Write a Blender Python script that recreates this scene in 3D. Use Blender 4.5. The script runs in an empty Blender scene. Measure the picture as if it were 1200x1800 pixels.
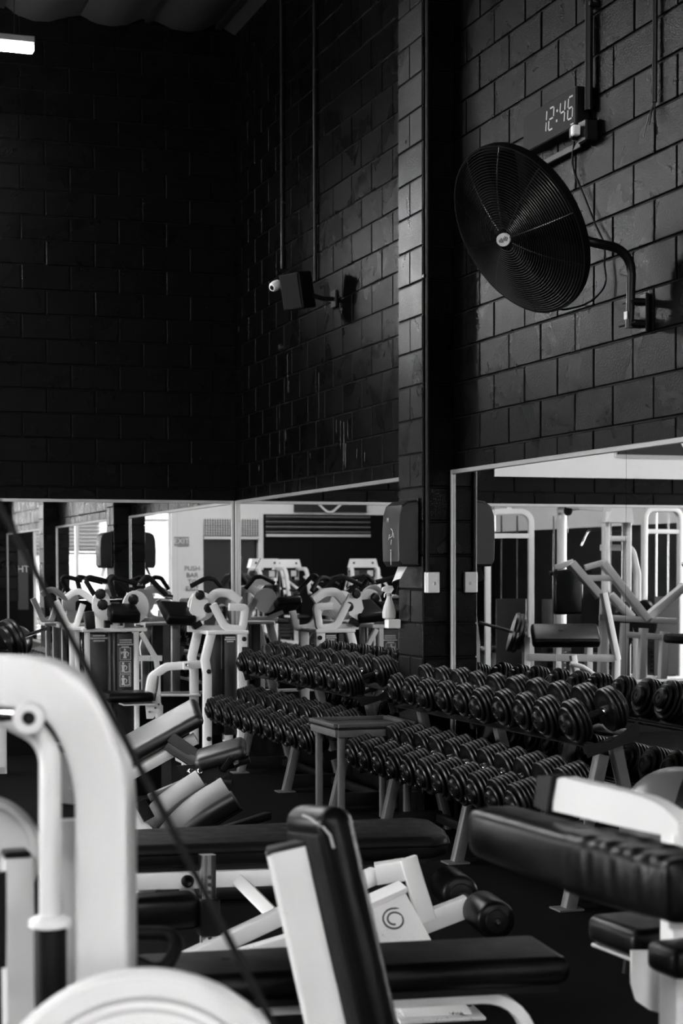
import bpy, bmesh, math, random
from mathutils import Vector, Matrix
random.seed(7)
S = bpy.context.scene
COL = S.collection
R = math.radians
V = Vector

# ------------------------------------------------------------------ camera
IMG_W, IMG_H, FPX = 1200.0, 1800.0, 3047.24
CAM = V((-3.8968, -14.2644, 1.5275))
YAW, PIT, ROL = -0.3266, -0.0433, -0.0026
cd = bpy.data.cameras.new('camera')
cam = bpy.data.objects.new('camera', cd)
COL.objects.link(cam)
_f = V((-math.sin(YAW) * math.cos(PIT), math.cos(YAW) * math.cos(PIT), math.sin(PIT)))
_r = V((math.cos(YAW), math.sin(YAW), 0.0))
_u = _r.cross(_f)
_r2 = _r * math.cos(ROL) + _u * math.sin(ROL)
_u2 = _u * math.cos(ROL) - _r * math.sin(ROL)
cam.matrix_world = Matrix(((_r2.x, _u2.x, -_f.x, CAM.x), (_r2.y, _u2.y, -_f.y, CAM.y), (_r2.z, _u2.z, -_f.z, CAM.z), (0, 0, 0, 1)))
cd.sensor_fit = 'VERTICAL'
cd.sensor_height = 36.0
cd.lens = FPX / IMG_H * 36.0
cd.shift_y = 230.62 / IMG_H
cd.clip_start = 0.05
cd.dof.use_dof = True
cd.dof.focus_distance = 9.4
cd.dof.aperture_fstop = 4.4
S.camera = cam

# ------------------------------------------------------------------ world, exposure
w = bpy.data.worlds.new('overcast_sky'); S.world = w; w.use_nodes = True
w.node_tree.nodes['Background'].inputs[0].default_value = (1, 1, 1, 1)
w.node_tree.nodes['Background'].inputs[1].default_value = SKY = 17.0
S.view_settings.view_transform = 'Standard'
S.view_settings.look = 'None'
S.view_settings.gamma = 1.0
S.view_settings.use_curve_mapping = False
S.view_settings.exposure = 1.25
try:
    S.cycles.caustics_reflective = False
    S.cycles.caustics_refractive = False
    S.cycles.sample_clamp_indirect = 4.0
    S.cycles.max_bounces = 10
    S.cycles.glossy_bounces = 8
except Exception:
    pass
LAMP_STRENGTH = 165.0
BACK_LAMP_STRENGTH = 20.0
BRIGHT_LAMP_STRENGTH = 190.0
BATTEN_STRENGTH = 180.0


def portal(loc, sx, sz, rot):
    l = bpy.data.lights.new('daylight_opening', 'AREA')
    l.shape = 'RECTANGLE'; l.size = sx; l.size_y = sz
    l.cycles.is_portal = True
    o = bpy.data.objects.new('daylight_opening', l); COL.objects.link(o)
    o.location = loc; o.rotation_euler = rot


# ------------------------------------------------------------------ materials
def nt(name):
    m = bpy.data.materials.new(name); m.use_nodes = True
    return m, m.node_tree, m.node_tree.nodes['Principled BSDF']


def g(v):
    return (v, v, v, 1)


def mat(name, col, rough=0.5, metal=0.0, spec=0.5, bump=0.0, bscale=60.0, var=0.0, vscale=4.0, coat=0.0, wear=None, wscale=9.0, wthr=0.62, rvar=0.0):
    m, t, b = nt(name)
    b.inputs['Base Color'].default_value = g(col)
    b.inputs['Roughness'].default_value = rough
    b.inputs['Metallic'].default_value = metal
    b.inputs['Specular IOR Level'].default_value = spec
    b.inputs['Coat Weight'].default_value = coat
    L = t.links
    tc = t.nodes.new('ShaderNodeTexCoord')
    src = tc.outputs['Object']
    if var or wear is not None:
        n = t.nodes.new('ShaderNodeTexNoise'); n.inputs['Scale'].default_value = vscale; n.inputs['Detail'].default_value = 5
        L.new(src, n.inputs['Vector'])
        mx = t.nodes.new('ShaderNodeMix'); mx.data_type = 'RGBA'
        mx.inputs[6].default_value = g(col * (1 - var)); mx.inputs[7].default_value = g(min(1, col * (1 + var)))
        L.new(n.outputs['Fac'], mx.inputs[0])
        out = mx.outputs[2]
        if wear is not None:
            n2 = t.nodes.new('ShaderNodeTexNoise'); n2.inputs['Scale'].default_value = wscale; n2.inputs['Detail'].default_value = 8; n2.inputs['Roughness'].default_value = 0.7
            L.new(src, n2.inputs['Vector'])
            r = t.nodes.new('ShaderNodeValToRGB'); r.color_ramp.elements[0].position = wthr; r.color_ramp.elements[1].position = wthr + 0.03
            L.new(n2.outputs['Fac'], r.inputs[0])
            m2 = t.nodes.new('ShaderNodeMix'); m2.data_type = 'RGBA'
            L.new(r.outputs[0], m2.inputs[0]); L.new(out, m2.inputs[6]); m2.inputs[7].default_value = g(wear)
            out = m2.outputs[2]
        L.new(out, b.inputs['Base Color'])
    if rvar:
        n = t.nodes.new('ShaderNodeTexNoise'); n.inputs['Scale'].default_value = vscale * 1.7; n.inputs['Detail'].default_value = 6
        L.new(src, n.inputs['Vector'])
        mr = t.nodes.new('ShaderNodeMapRange'); mr.inputs[1].default_value = 0.3; mr.inputs[2].default_value = 0.7
        mr.inputs[3].default_value = rough - rvar; mr.inputs[4].default_value = rough + rvar
        L.new(n.outputs['Fac'], mr.inputs[0]); L.new(mr.outputs[0], b.inputs['Roughness'])
    if bump:
        n = t.nodes.new('ShaderNodeTexNoise'); n.inputs['Scale'].default_value = bscale; n.inputs['Detail'].default_value = 4
        L.new(src, n.inputs['Vector'])
        bp = t.nodes.new('ShaderNodeBump'); bp.inputs['Strength'].default_value = bump; bp.inputs['Distance'].default_value = 0.01
        L.new(n.outputs['Fac'], bp.inputs['Height']); L.new(bp.outputs[0], b.inputs['Normal'])
    return m


def emit(name, v, s):
    m, t, b = nt(name)
    b.inputs['Base Color'].default_value = g(v)
    b.inputs['Emission Color'].default_value = g(1); b.inputs['Emission Strength'].default_value = s
    return m


MT = {}


def block_paint(name, base, rough, spec):
    # black gloss paint over rough concrete blocks: own tint per block, pitted relief, a few pale scuffs
    m, t, b = nt(name); L = t.links
    gm = t.nodes.new('ShaderNodeNewGeometry')
    oi = t.nodes.new('ShaderNodeObjectInfo')
    ns = t.nodes.new('ShaderNodeTexNoise'); ns.inputs['Scale'].default_value = 5.0; ns.inputs['Detail'].default_value = 6
    L.new(gm.outputs['Position'], ns.inputs['Vector'])
    mr = t.nodes.new('ShaderNodeMapRange'); mr.inputs[1].default_value = 0.35; mr.inputs[2].default_value = 0.7
    mr.inputs[3].default_value = base * 0.7; mr.inputs[4].default_value = base * 1.5
    L.new(ns.outputs['Fac'], mr.inputs[0])
    mu = t.nodes.new('ShaderNodeMath'); mu.operation = 'MULTIPLY_ADD'
    L.new(oi.outputs['Random'], mu.inputs[0]); mu.inputs[1].default_value = base * 0.5
    L.new(mr.outputs[0], mu.inputs[2])
    # scuffs: vertically stretched noise
    mp = t.nodes.new('ShaderNodeMapping'); mp.inputs['Scale'].default_value = (9, 9, 2.2)
    L.new(gm.outputs['Position'], mp.inputs['Vector'])
    n2 = t.nodes.new('ShaderNodeTexNoise'); n2.inputs['Scale'].default_value = 1.0; n2.inputs['Detail'].default_value = 9; n2.inputs['Roughness'].default_value = 0.75
    L.new(mp.outputs[0], n2.inputs['Vector'])
    rp = t.nodes.new('ShaderNodeValToRGB'); rp.color_ramp.elements[0].position = 0.685; rp.color_ramp.elements[1].position = 0.73
    L.new(n2.outputs['Fac'], rp.inputs[0])
    mx = t.nodes.new('ShaderNodeMix'); mx.data_type = 'RGBA'
    L.new(rp.outputs[0], mx.inputs[0]); L.new(mu.outputs[0], mx.inputs[6]); mx.inputs[7].default_value = g(0.02)
    L.new(mx.outputs[2], b.inputs['Base Color'])
    # gloss varies in patches
    n3 = t.nodes.new('ShaderNodeTexNoise'); n3.inputs['Scale'].default_value = 3.2; n3.inputs['Detail'].default_value = 7; n3.inputs['Distortion'].default_value = 0.8
    L.new(gm.outputs['Position'], n3.inputs['Vector'])
    m3 = t.nodes.new('ShaderNodeMapRange'); m3.inputs[1].default_value = 0.3; m3.inputs[2].default_value = 0.7
    m3.inputs[3].default_value = rough - 0.05; m3.inputs[4].default_value = rough + 0.10
    L.new(n3.outputs['Fac'], m3.inputs[0]); L.new(m3.outputs[0], b.inputs['Roughness'])
    b.inputs['Specular IOR Level'].default_value = spec
    n4 = t.nodes.new('ShaderNodeTexNoise'); n4.inputs['Scale'].default_value = 130.0; n4.inputs['Detail'].default_value = 3
    L.new(gm.outputs['Position'], n4.inputs['Vector'])
    bp = t.nodes.new('ShaderNodeBump'); bp.inputs['Strength'].default_value = 0.5; bp.inputs['Distance'].default_value = 0.004
    L.new(n4.outputs['Fac'], bp.inputs['Height']); L.new(bp.outputs[0], b.inputs['Normal'])
    return m


MT['block'] = block_paint('black_block_paint', 0.0008, 0.27, 0.055)
MT['pilaster_block'] = block_paint('black_gloss_pilaster_paint', 0.0006, 0.29, 0.17)
MT['mortar'] = mat('black_mortar', 0.0015, 0.6, spec=0.08)
MT['floor'] = mat('black_rubber_floor', 0.0042, 0.75, spec=0.02, bump=0.08, bscale=160, var=0.5, vscale=2.2)
MT['white'] = mat('white_powder_coat', 0.72, 0.32, bump=0.03, bscale=200, var=0.05, vscale=6)
MT['white_worn'] = mat('chipped_white_paint', 0.74, 0.4, var=0.08, vscale=8, wear=0.05, wscale=7, wthr=0.64)
MT['white_chipped'] = mat('badly_chipped_white_paint', 0.66, 0.45, var=0.12, vscale=10, wear=0.06, wscale=26, wthr=0.60)
MT['cream'] = mat('off_white_wall_paint', 0.62, 0.55, var=0.08, vscale=1.5)
MT['vinyl'] = mat('black_vinyl', 0.0025, 0.34, spec=0.12, bump=0.08, bscale=120, rvar=0.07, vscale=5)
MT['vinyl_shiny'] = mat('polished_black_vinyl', 0.006, 0.42, spec=0.6, bump=0.04, bscale=120)
MT['vinyl_worn'] = mat('worn_black_vinyl', 0.0055, 0.5, spec=0.06, bump=0.2, bscale=45, var=0.4, vscale=9, rvar=0.1)
MT['rubber'] = mat('black_rubber', 0.0035, 0.34, spec=0.26, bump=0.05, bscale=90)
MT['rubber_side'] = mat('matt_black_rubber', 0.004, 0.55, spec=0.2)
MT['steel'] = mat('grey_steel_paint', 0.09, 0.45, spec=0.3, var=0.3, vscale=12, wear=0.16, wscale=14, wthr=0.66)
MT['dark_steel'] = mat('black_steel_paint', 0.006, 0.4, spec=0.2)
MT['chrome'] = mat('chrome', 0.8, 0.14, metal=1.0)
MT['alu'] = mat('aluminium_trim', 0.34, 0.42, metal=0.6)
MT['mirror'] = mat('mirror_silver', 0.92, 0.0, metal=1.0)
MT['black_plastic'] = mat('black_plastic', 0.004, 0.36, spec=0.2)
MT['grey_plastic'] = mat('dark_grey_plastic', 0.010, 0.38, spec=0.3)
MT['white_plastic'] = mat('white_plastic', 0.88, 0.4)
MT['ink'] = mat('white_print', 0.6, 0.5)
MT['dark_ink'] = mat('black_print', 0.02, 0.5)
MT['blanket'] = mat('foil_roof_blanket', 0.011, 0.5, spec=0.2, bump=0.4, bscale=9, var=0.3, vscale=2)
MT['lamp'] = emit('lamp_diffuser', 0.9, LAMP_STRENGTH)
MT['lamp_dim'] = emit('dim_lamp_diffuser', 0.9, BACK_LAMP_STRENGTH)
MT['lamp_bright'] = emit('bright_lamp_diffuser', 0.9, BRIGHT_LAMP_STRENGTH)
MT['batten'] = emit('bulkhead_diffuser', 0.9, BATTEN_STRENGTH)
MT['digit'] = emit('clock_digit', 0.3, 0.07)
MT['fan_wire'] = mat('black_wire_enamel', 0.004, 0.28, spec=0.5)
MT['fan_blade'] = mat('matt_black_blade', 0.001, 0.6, spec=0.05)
MT['grip'] = mat('black_foam_grip', 0.002, 0.6, spec=0.15)


# ------------------------------------------------------------------ mesh helpers
class MB:
    """collects vertices and faces for one mesh"""
    def __init__(s):
        s.v = []; s.f = []

    def add(s, vs, fs):
        o = len(s.v)
        s.v += [V(p) for p in vs]
        s.f += [tuple(i + o for i in f) for f in fs]
        return s

    def box(s, c, size, M=None):
        x, y, z = size[0] / 2, size[1] / 2, size[2] / 2
        vs = [V((a, b, d)) for a in (-x, x) for b in (-y, y) for d in (-z, z)]
        if M is not None: vs = [M @ p for p in vs]
        c = V(c)
        return s.add([p + c for p in vs], [(0, 1, 3, 2), (4, 6, 7, 5), (0, 4, 5, 1), (2, 3, 7, 6), (0, 2, 6, 4), (1, 5, 7, 3)])

    def rbox(s, c, size, r=0.01, seg=2, M=None):
        bm = bmesh.new(); bmesh.ops.create_cube(bm, size=1.0)
        for v in bm.verts: v.co = V((v.co.x * size[0], v.co.y * size[1], v.co.z * size[2]))
        bmesh.ops.bevel(bm, geom=bm.edges[:], offset=min(r, min(size) * 0.49), segments=seg, affect='EDGES', profile=0.5)
        c = V(c)
        vs = [(M @ v.co if M is not None else v.co) + c for v in bm.verts]
        bm.verts.index_update()
        fs = [tuple(v.index for v in f.verts) for f in bm.faces]
        bm.free()
        return s.add(vs, fs)

    def sweep(s, pts, prof, up=(0, 0, 1), cap=True, scales=None):
        """sweeps a closed 2D profile (side, up) along pts with a mitred frame"""
        pts = [V(p) for p in pts]; n = len(pts); up = V(up); k = len(prof)
        vs = []; fs = []
        prev = None
        for i, p in enumerate(pts):
            d0 = (pts[i] - pts[i - 1]).normalized() if i > 0 else None
            d1 = (pts[i + 1] - pts[i]).normalized() if i < n - 1 else None
            t = (d0 + d1).normalized() if d0 is not None and d1 is not None else (d0 if d0 is not None else d1)
            side = t.cross(up)
            if side.length < 1e-4: side = prev if prev is not None else t.orthogonal()
            side.normalize()
            if prev is not None and side.dot(prev) < 0: side = -side
            prev = side
            u = side.cross(t).normalized()
            st = 1.0
            if d0 is not None and d1 is not None:
                st = 1.0 / max(0.35, math.cos(d0.angle(d1, 0) / 2))
            # stretch in the bend plane
            bend = (d1 - d0) if d0 is not None and d1 is not None else V((0, 0, 0))
            bs = abs(bend.dot(side)) > abs(bend.dot(u))
            sc = scales[i] if scales else 1.0
            for a, b in prof:
                vs.append(p + side * (a * sc * (st if bs else 1)) + u * (b * sc * (1 if bs else st)))
        for i in range(n - 1):
            for j in range(k):
                a = i * k + j; b = i * k + (j + 1) % k
                fs.append((a, b, b + k, a + k))
        if cap:
            fs.append(tuple(reversed(range(k)))); fs.append(tuple(range((n - 1) * k, n * k)))
        return s.add(vs, fs)

    def tube(s, pts, r, n=12, up=(0, 0, 1), cap=True, scales=None):
        return s.sweep(pts, [(r * math.cos(2 * math.pi * i / n), r * math.sin(2 * math.pi * i / n)) for i in range(n)], up, cap, scales)

    def beam(s, pts, w_, h_, up=(0, 0, 1), r=0.006):
        return s.sweep(pts, rrect(w_, h_, r), up)

    def lathe(s, prof, o, ax, n=24):
        """prof: (radius, distance along ax)"""
        ax = V(ax).normalized(); o = V(o); e1 = ax.orthogonal().normalized(); e2 = ax.cross(e1)
        vs = []; fs = []; k = len(prof)
        for i in range(n):
            a = 2 * math.pi * i / n; d = e1 * math.cos(a) + e2 * math.sin(a)
            for r, h in prof: vs.append(o + d * r + ax * h)
        for i in range(n):
            for j in range(k - 1):
                a = i * k + j; b = ((i + 1) % n) * k + j
                fs.append((a, b, b + 1, a + 1))
        if prof[0][0] > 1e-6: fs.append(tuple(reversed([i * k for i in range(n)])))
        if prof[-1][0] > 1e-6: fs.append(tuple(i * k + k - 1 for i in range(n)))
        return s.add(vs, fs)

    def prism(s, out, o, ex, ey, th):
        """outline in the plane (ex, ey), thickness th both ways along the normal"""
        ex = V(ex); ey = V(ey); nn = ex.cross(ey).normalized(); o = V(o); k = len(out)
        a = [o + ex * x + ey * y + nn * (th / 2) for x, y in out]; b = [o + ex * x + ey * y - nn * (th / 2) for x, y in out]
        fs = [tuple(range(k)), tuple(reversed(range(k, 2 * k)))]
        for i in range(k): fs.append((i, k + i, k + (i + 1) % k, (i + 1) % k))
        return s.add(a + b, fs)

    def uvball(s, c, r, nu=24, nv=14, sc=(1, 1, 1)):
        vs = []; fs = []; c = V(c)
        for j in range(nv + 1):
            th = math.pi * j / nv
            for i in range(nu):
                ph = 2 * math.pi * i / nu
                vs.append(c + V((r * sc[0] * math.sin(th) * math.cos(ph), r * sc[1] * math.sin(th) * math.sin(ph), r * sc[2] * math.cos(th))))
        for j in range(nv):
            for i in range(nu):
                fs.append((j * nu + i, (j + 1) * nu + i, (j + 1) * nu + (i + 1) % nu, j * nu + (i + 1) % nu))
        return s.add(vs, fs)

    def xf(s, M):
        s.v = [M @ p for p in s.v]; return s


def rrect(w_, h_, r=0.006, k=2):
    r = min(r, w_ * 0.49, h_ * 0.49); out = []
    for cx, cy, a0 in ((w_ / 2 - r, h_ / 2 - r, 0), (-w_ / 2 + r, h_ / 2 - r, 90), (-w_ / 2 + r, -h_ / 2 + r, 180), (w_ / 2 - r, -h_ / 2 + r, 270)):
        for i in range(k + 1):
            a = R(a0 + 90 * i / k); out.append((cx + r * math.cos(a), cy + r * math.sin(a)))
    return out


def fillet(pts, r, k=6):
    pts = [V(p) for p in pts]; out = [pts[0]]
    for i in range(1, len(pts) - 1):
        a, b, c = pts[i - 1], pts[i], pts[i + 1]
        rr = r[i - 1] if isinstance(r, (list, tuple)) else r
        d0 = (a - b).normalized(); d1 = (c - b).normalized(); ang = d0.angle(d1, math.pi)
        if ang > math.pi - 0.02 or rr <= 0: out.append(b); continue
        t = min(rr / math.tan(ang / 2), (a - b).length * 0.49, (c - b).length * 0.49); r2 = t * math.tan(ang / 2)
        bis = (d0 + d1).normalized(); cen = b + bis * (r2 / math.sin(ang / 2))
        p0 = b + d0 * t - cen; p1 = b + d1 * t - cen; tot = p0.angle(p1, 0)
        for j in range(k + 1):
            q = j / k
            if tot < 1e-4: out.append(b); break
            v = (p0 * math.sin((1 - q) * tot) + p1 * math.sin(q * tot)) / math.sin(tot)
            out.append(cen + v)
    out.append(pts[-1])
    return out


ROOT = {}


def mesh_of(mb, m, name, off=None, sharp=35):
    me = bpy.data.meshes.new(name)
    off = off or V((0, 0, 0))
    me.from_pydata([tuple(p - off) for p in mb.v], [], mb.f)
    me.polygons.foreach_set('use_smooth', [True] * len(me.polygons))
    bm = bmesh.new(); bm.from_mesh(me); bmesh.ops.recalc_face_normals(bm, faces=bm.faces[:]); bm.to_mesh(me); bm.free()
    me.polygons.foreach_set('use_smooth', [True] * len(me.polygons))
    me.set_sharp_from_angle(angle=R(sharp))
    me.materials.append(MT[m] if isinstance(m, str) else m)
    return me


def ob(name, mb, m, parent=None, label=None, sharp=35, loc=None):
    off = ROOT.get(parent, V((0, 0, 0))) if parent else (V(loc) if loc else V((0, 0, 0)))
    o = bpy.data.objects.new(name, mesh_of(mb, m, name, off, sharp)); COL.objects.link(o)
    if parent: o.parent = parent; ROOT[o] = off
    else:
        o.location = off; ROOT[o] = off
    if label: o['label'] = label
    return o


def thing(name, label, cat, loc=(0, 0, 0), group=None):
    o = bpy.data.objects.new(name, None); COL.objects.link(o); o.location = loc
    o.empty_display_size = 0.1
    o['label'] = label; o['category'] = cat
    if group: o['group'] = group
    ROOT[o] = V(loc); return o


def tag(o, label, cat, group=None):
    o['label'] = label; o['category'] = cat
    if group: o['group'] = group
    return o


def struct(name, mb, m, parent=None):
    o = ob(name, mb, m, parent)
    if not parent: o['kind'] = 'structure'
    return o


def sub(name, mesh, parent, loc=(0, 0, 0), rot=(0, 0, 0), sc=(1, 1, 1)):
    o = bpy.data.objects.new(name, mesh); COL.objects.link(o); o.parent = parent
    o.location = loc; o.rotation_euler = rot; o.scale = sc
    return o


def copy_tree(o, parent=None):
    c = o.copy(); COL.objects.link(c); c.parent = parent
    for ch in [x for x in o.children]: copy_tree(ch, c)
    return c


def text_mesh(body, size, m, name, ext=0.0008, align='CENTER'):
    cu = bpy.data.curves.new(name, 'FONT'); cu.body = body; cu.size = size; cu.extrude = ext
    cu.align_x = align; cu.align_y = 'CENTER'; cu.resolution_u = 2
    o = bpy.data.objects.new(name, cu); COL.objects.link(o)
    dg = bpy.context.evaluated_depsgraph_get()
    me = bpy.data.meshes.new_from_object(o.evaluated_get(dg))
    bpy.data.objects.remove(o)
    me.materials.clear(); me.materials.append(MT[m])
    return me


def frame_rot(ex, ez):
    """rotation matrix whose columns are ex, ez x ex, ez"""
    ex = V(ex).normalized(); ez = V(ez); ez = (ez - ex * ez.dot(ex)).normalized(); ey = ez.cross(ex)
    return Matrix((ex, ey, ez)).transposed()

# ------------------------------------------------------------------ the building shell
RX0, RY0, CEIL = -12.0, -23.5, 6.11
struct('floor', MB().box((-6, -11.75, -0.05), (12.4, 23.9, 0.1)), 'floor')
gr = tag(ob('yard_ground', MB().box((-6, -34, -0.08), (60, 20.6, 0.1)), mat('asphalt_yard', 0.05, 0.8)), 'asphalt yard outside the glazed shop front', 'ground')
gr['kind'] = 'structure'
gr2 = ob('side_yard_ground', MB().box((-22, -8, -0.08), (19.6, 30, 0.1)), mat('asphalt_side_yard', 0.08, 0.8)); gr2['kind'] = 'structure'

bm_ = MB()
c4 = 0.004; hx, hz = 0.194, 0.095
bm_.add([(-hx + c4, 0, -hz + c4), (hx - c4, 0, -hz + c4), (hx - c4, 0, hz - c4), (-hx + c4, 0, hz - c4),
         (-hx, c4, -hz), (hx, c4, -hz), (hx, c4, hz), (-hx, c4, hz), (-hx, 0.03, -hz), (hx, 0.03, -hz), (hx, 0.03, hz), (-hx, 0.03, hz)],
        [(0, 1, 2, 3), (0, 4, 5, 1), (1, 5, 6, 2), (2, 6, 7, 3), (3, 7, 4, 0), (4, 8, 9, 5), (5, 9, 10, 6), (6, 10, 11, 7), (7, 11, 8, 4)])
BLOCK = mesh_of(bm_, 'block', 'block', sharp=20)


PBLOCK = BLOCK.copy(); PBLOCK.materials[0] = MT['pilaster_block']


def course(parent, org, d, rotz, a, b, z0, first, mesh=None):
    """blocks of one course from distance a to b along unit direction d; joints at first + 0.4 k"""
    k = math.floor((a - first) / 0.4) - 1
    while True:
        s0 = max(a, first + 0.4 * k); s1 = min(b, first + 0.4 * (k + 1)); k += 1
        if s0 >= b - 1e-6: break
        if s1 - s0 < 0.03: continue
        ln = s1 - s0; m = (s0 + s1) / 2
        nrm = V((math.sin(rotz), -math.cos(rotz), 0))
        p = V(org) + V(d) * m + nrm * random.uniform(-0.0015, 0.0015)
        sub('block', mesh or BLOCK, parent, (p.x, p.y, z0 + 0.1), (random.uniform(-.003, .003), random.uniform(-.0015, .0015), rotz + random.uniform(-.004, .004)),
            ((ln - 0.012) / 0.388 if ln < 0.38 else 1.0, 1, 1))


# back wall with the block courses seen above its mirror
wb = struct('wall_back', MB().box((-6, 0.11, 3.1), (12.4, 0.2, 6.4)), 'mortar')
for r in range(10, 31):
    z = 0.2 * r
    course(wb, (0, 0, 0), (-1, 0, 0), 0, 0, 4.8 if r > 11 else 5.2, z, 0.2 if r % 2 else 0.0)
# right wall, in bays between pilasters
wr = struct('wall_right', MB().box((0.11, -11.75, 3.1), (0.2, 23.9, 6.4)), 'mortar')
wr2 = struct('wall_right_near_bay', MB().box((0.015, -7.2, 6.16), (0.01, 4.6, 0.02)), 'mortar')
for r in range(10, 31):
    z = 0.2 * r
    f = 0.0 if r % 2 else 0.2
    course(wr, (0, 0, 0), (0, -1, 0), -math.pi / 2, 0, 4.40, z, f)
    course(wr2, (0, 0, 0), (0, -1, 0), -math.pi / 2, 4.78, 9.2, z, f)
    if r < 13:
        for a in (9.6, 14.4): course(wr2, (0, 0, 0), (0, -1, 0), -math.pi / 2, a, a + 4.4, z, f)


def pilaster(y0, name, rows):
    # projects 0.19 from the right wall between y0 + 0.4 and y0
    p = struct(name, MB().box((-0.085, y0 + 0.2, 3.08), (0.19, 0.38, 6.16)), 'mortar')
    for r in range(*rows):
        z = 0.2 * r
        if r % 2 == 0: course(p, (-0.19, y0 + 0.4, 0), (0, -1, 0), -math.pi / 2, 0, 0.4, z, 0.2, PBLOCK)
        else: course(p, (-0.19, y0 + 0.4, 0), (0, -1, 0), -math.pi / 2, 0, 0.4, z, 0.0, PBLOCK)
        course(p, (-0.19, y0, 0), (1, 0, 0), 0, 0, 0.19, z, 0.0)
        course(p, (0, y0 + 0.4, 0), (-1, 0, 0), math.pi, 0, 0.19, z, 0.0, PBLOCK)
    return p


pilaster(-4.8, 'wall_pilaster', (0, 31))
pilaster(-9.6, 'wall_pilaster', (5, 17))
pilaster(-14.4, 'wall_pilaster', (5, 17))
pilaster(-19.2, 'wall_pilaster', (5, 17))

# left wall with a tall opening added to let daylight in
lw = MB()
LO = (-8.0, -4.0, 3.0)   # opening y range, head
lw.box((-12.1, (LO[1] + 0.1) / 2, 3.1), (0.2, 0.2 - LO[1], 6.4)); lw.box((-12.1, (RY0 + LO[0]) / 2, 3.1), (0.2, LO[0] - RY0, 6.4)); lw.box((-12.1, (LO[0] + LO[1]) / 2, (LO[2] + 6.3) / 2), (0.2, LO[1] - LO[0], 6.3 - LO[2]))
struct('wall_left', lw, 'mortar')
portal((-12.02, (LO[0] + LO[1]) / 2, LO[2] / 2), LO[1] - LO[0], LO[2], (R(90), 0, R(-90)))

struct('trim_2', MB().box((-11.99, -16.5, 2.82), (0.02, 13.6, 0.98)), 'cream')

# front wall behind the viewer: glazed front, cream pier with the exit sign, shutters, dark panels
FW = RY0
fw = MB()
def fwall(x0, x1, z0, z1, mb=None, dy=0.0, th=0.2):
    z0 = z0 + 0.2 if z0 > 0 else z0; z1 += 0.2
    (mb if mb is not None else fw).box(((x0 + x1) / 2, FW - th / 2 + dy, (z0 + z1) / 2), (abs(x1 - x0), th, z1 - z0))
fwall(-12.2, -4.93, 2.95, 6.1); fwall(-1.88, 0.2, 2.95, 6.1)
fwall(-1.88, 0.2, 0, 2.95); fwall(-4.93, -1.88, 3.15, 6.1)
fwall(-12.2, -7.0, 0, 2.95)
struct('wall_front', fw, 'mortar')
cr = MB()
fwall(-5.08, -4.93, 0, 2.95, cr, 0.02, 0.22); fwall(-5.66, -5.08, 0, 2.95, cr); fwall(-6.93, -5.66, 2.05, 2.95, cr); fwall(-7.05, -6.93, 0, 2.95, cr, 0.02, 0.22)
fwall(-11.9, -7.05, 2.55, 2.95, cr, 0.03, 0.05)
struct('wall_front_cream_pier', cr, 'cream')
dk = MB(); fwall(-6.93, -5.66, 0, 2.05, dk, -0.12, 0.06)
d1 = struct('dark_doorway_panel', dk, 'black_plastic')  # unlit interior of the doorway, given as a plain black panel
portal((-3.4, FW + 0.02, 1.67), 3.05, 3.3, (R(-90), 0, 0))
# glazing bars of the shop front
wf = MB(); 
for x in (-1.91, -2.84, -4.9): wf.box((x, FW - 0.1, 1.67), (0.07, 0.1, 3.34))
wf.box((-3.4, FW - 0.1, 3.31), (3.05, 0.1, 0.07)); wf.box((-3.4, FW - 0.1, 2.6), (3.05, 0.08, 0.06)); wf.box((-3.4, FW - 0.1, 0.05), (3.05, 0.1, 0.1))
w1 = struct('window_1', wf, 'white')
gmat, gt, gb = nt('clear_window_glass')
gtr = gt.nodes.new('ShaderNodeBsdfTransparent'); ggl = gt.nodes.new('ShaderNodeBsdfGlossy'); ggl.inputs['Roughness'].default_value = 0.02
gmx = gt.nodes.new('ShaderNodeMixShader'); gmx.inputs[0].default_value = 0.06
gt.links.new(gtr.outputs[0], gmx.inputs[1]); gt.links.new(ggl.outputs[0], gmx.inputs[2]); gt.links.new(gmx.outputs[0], gt.nodes['Material Output'].inputs['Surface'])
for x0, x1 in ((-2.8, -1.95), (-4.86, -2.88)):
    for z0_, z1_ in ((0.1, 2.57), (2.63, 3.27)):
        ob('glass_pane', MB().box(((x0 + x1) / 2, FW - 0.1, (z0_ + z1_) / 2), (x1 - x0, 0.006, z1_ - z0_)), gmat, w1)
# roller shutters: each slat a rib
for (x0, x1, z0, z1, nm) in ((-6.93, -5.66, 2.26, 2.64, 'rolled shutter above the dark doorway by the exit sign'), (-9.6, -7.1, 2.32, 2.72, 'rolled shutter over the dark panels beside the cream pier')):
    t = thing('roller_shutter', nm, 'shutter', ((x0 + x1) / 2, FW + 0.06, z0), 'roller shutters on the front wall')
    n = 7
    for i in range(n):
        zz = z0 + (z1 - z0) * (i + 0.5) / n
        ob('slat', MB().tube([(x0, FW + 0.06, zz), (x1, FW + 0.06, zz)], (z1 - z0) / n * 0.36, 8), ('cream' if x1 > -6 else ('dark_steel' if i % 2 else 'steel')), t)
    for i in range(22 if x1 > -6 else 0):
        xx = x0 + (x1 - x0) * (i + 0.5) / 22
        ob('rib', MB().box((xx, FW + 0.075, (z0 + z1) / 2), (0.014, 0.03, z1 - z0)), 'dark_steel', t)
    ob('rail', MB().box(((x0 + x1) / 2, FW + 0.06, z0 - 0.05), (x1 - x0, 0.06, 0.06)), 'alu', t)
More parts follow.
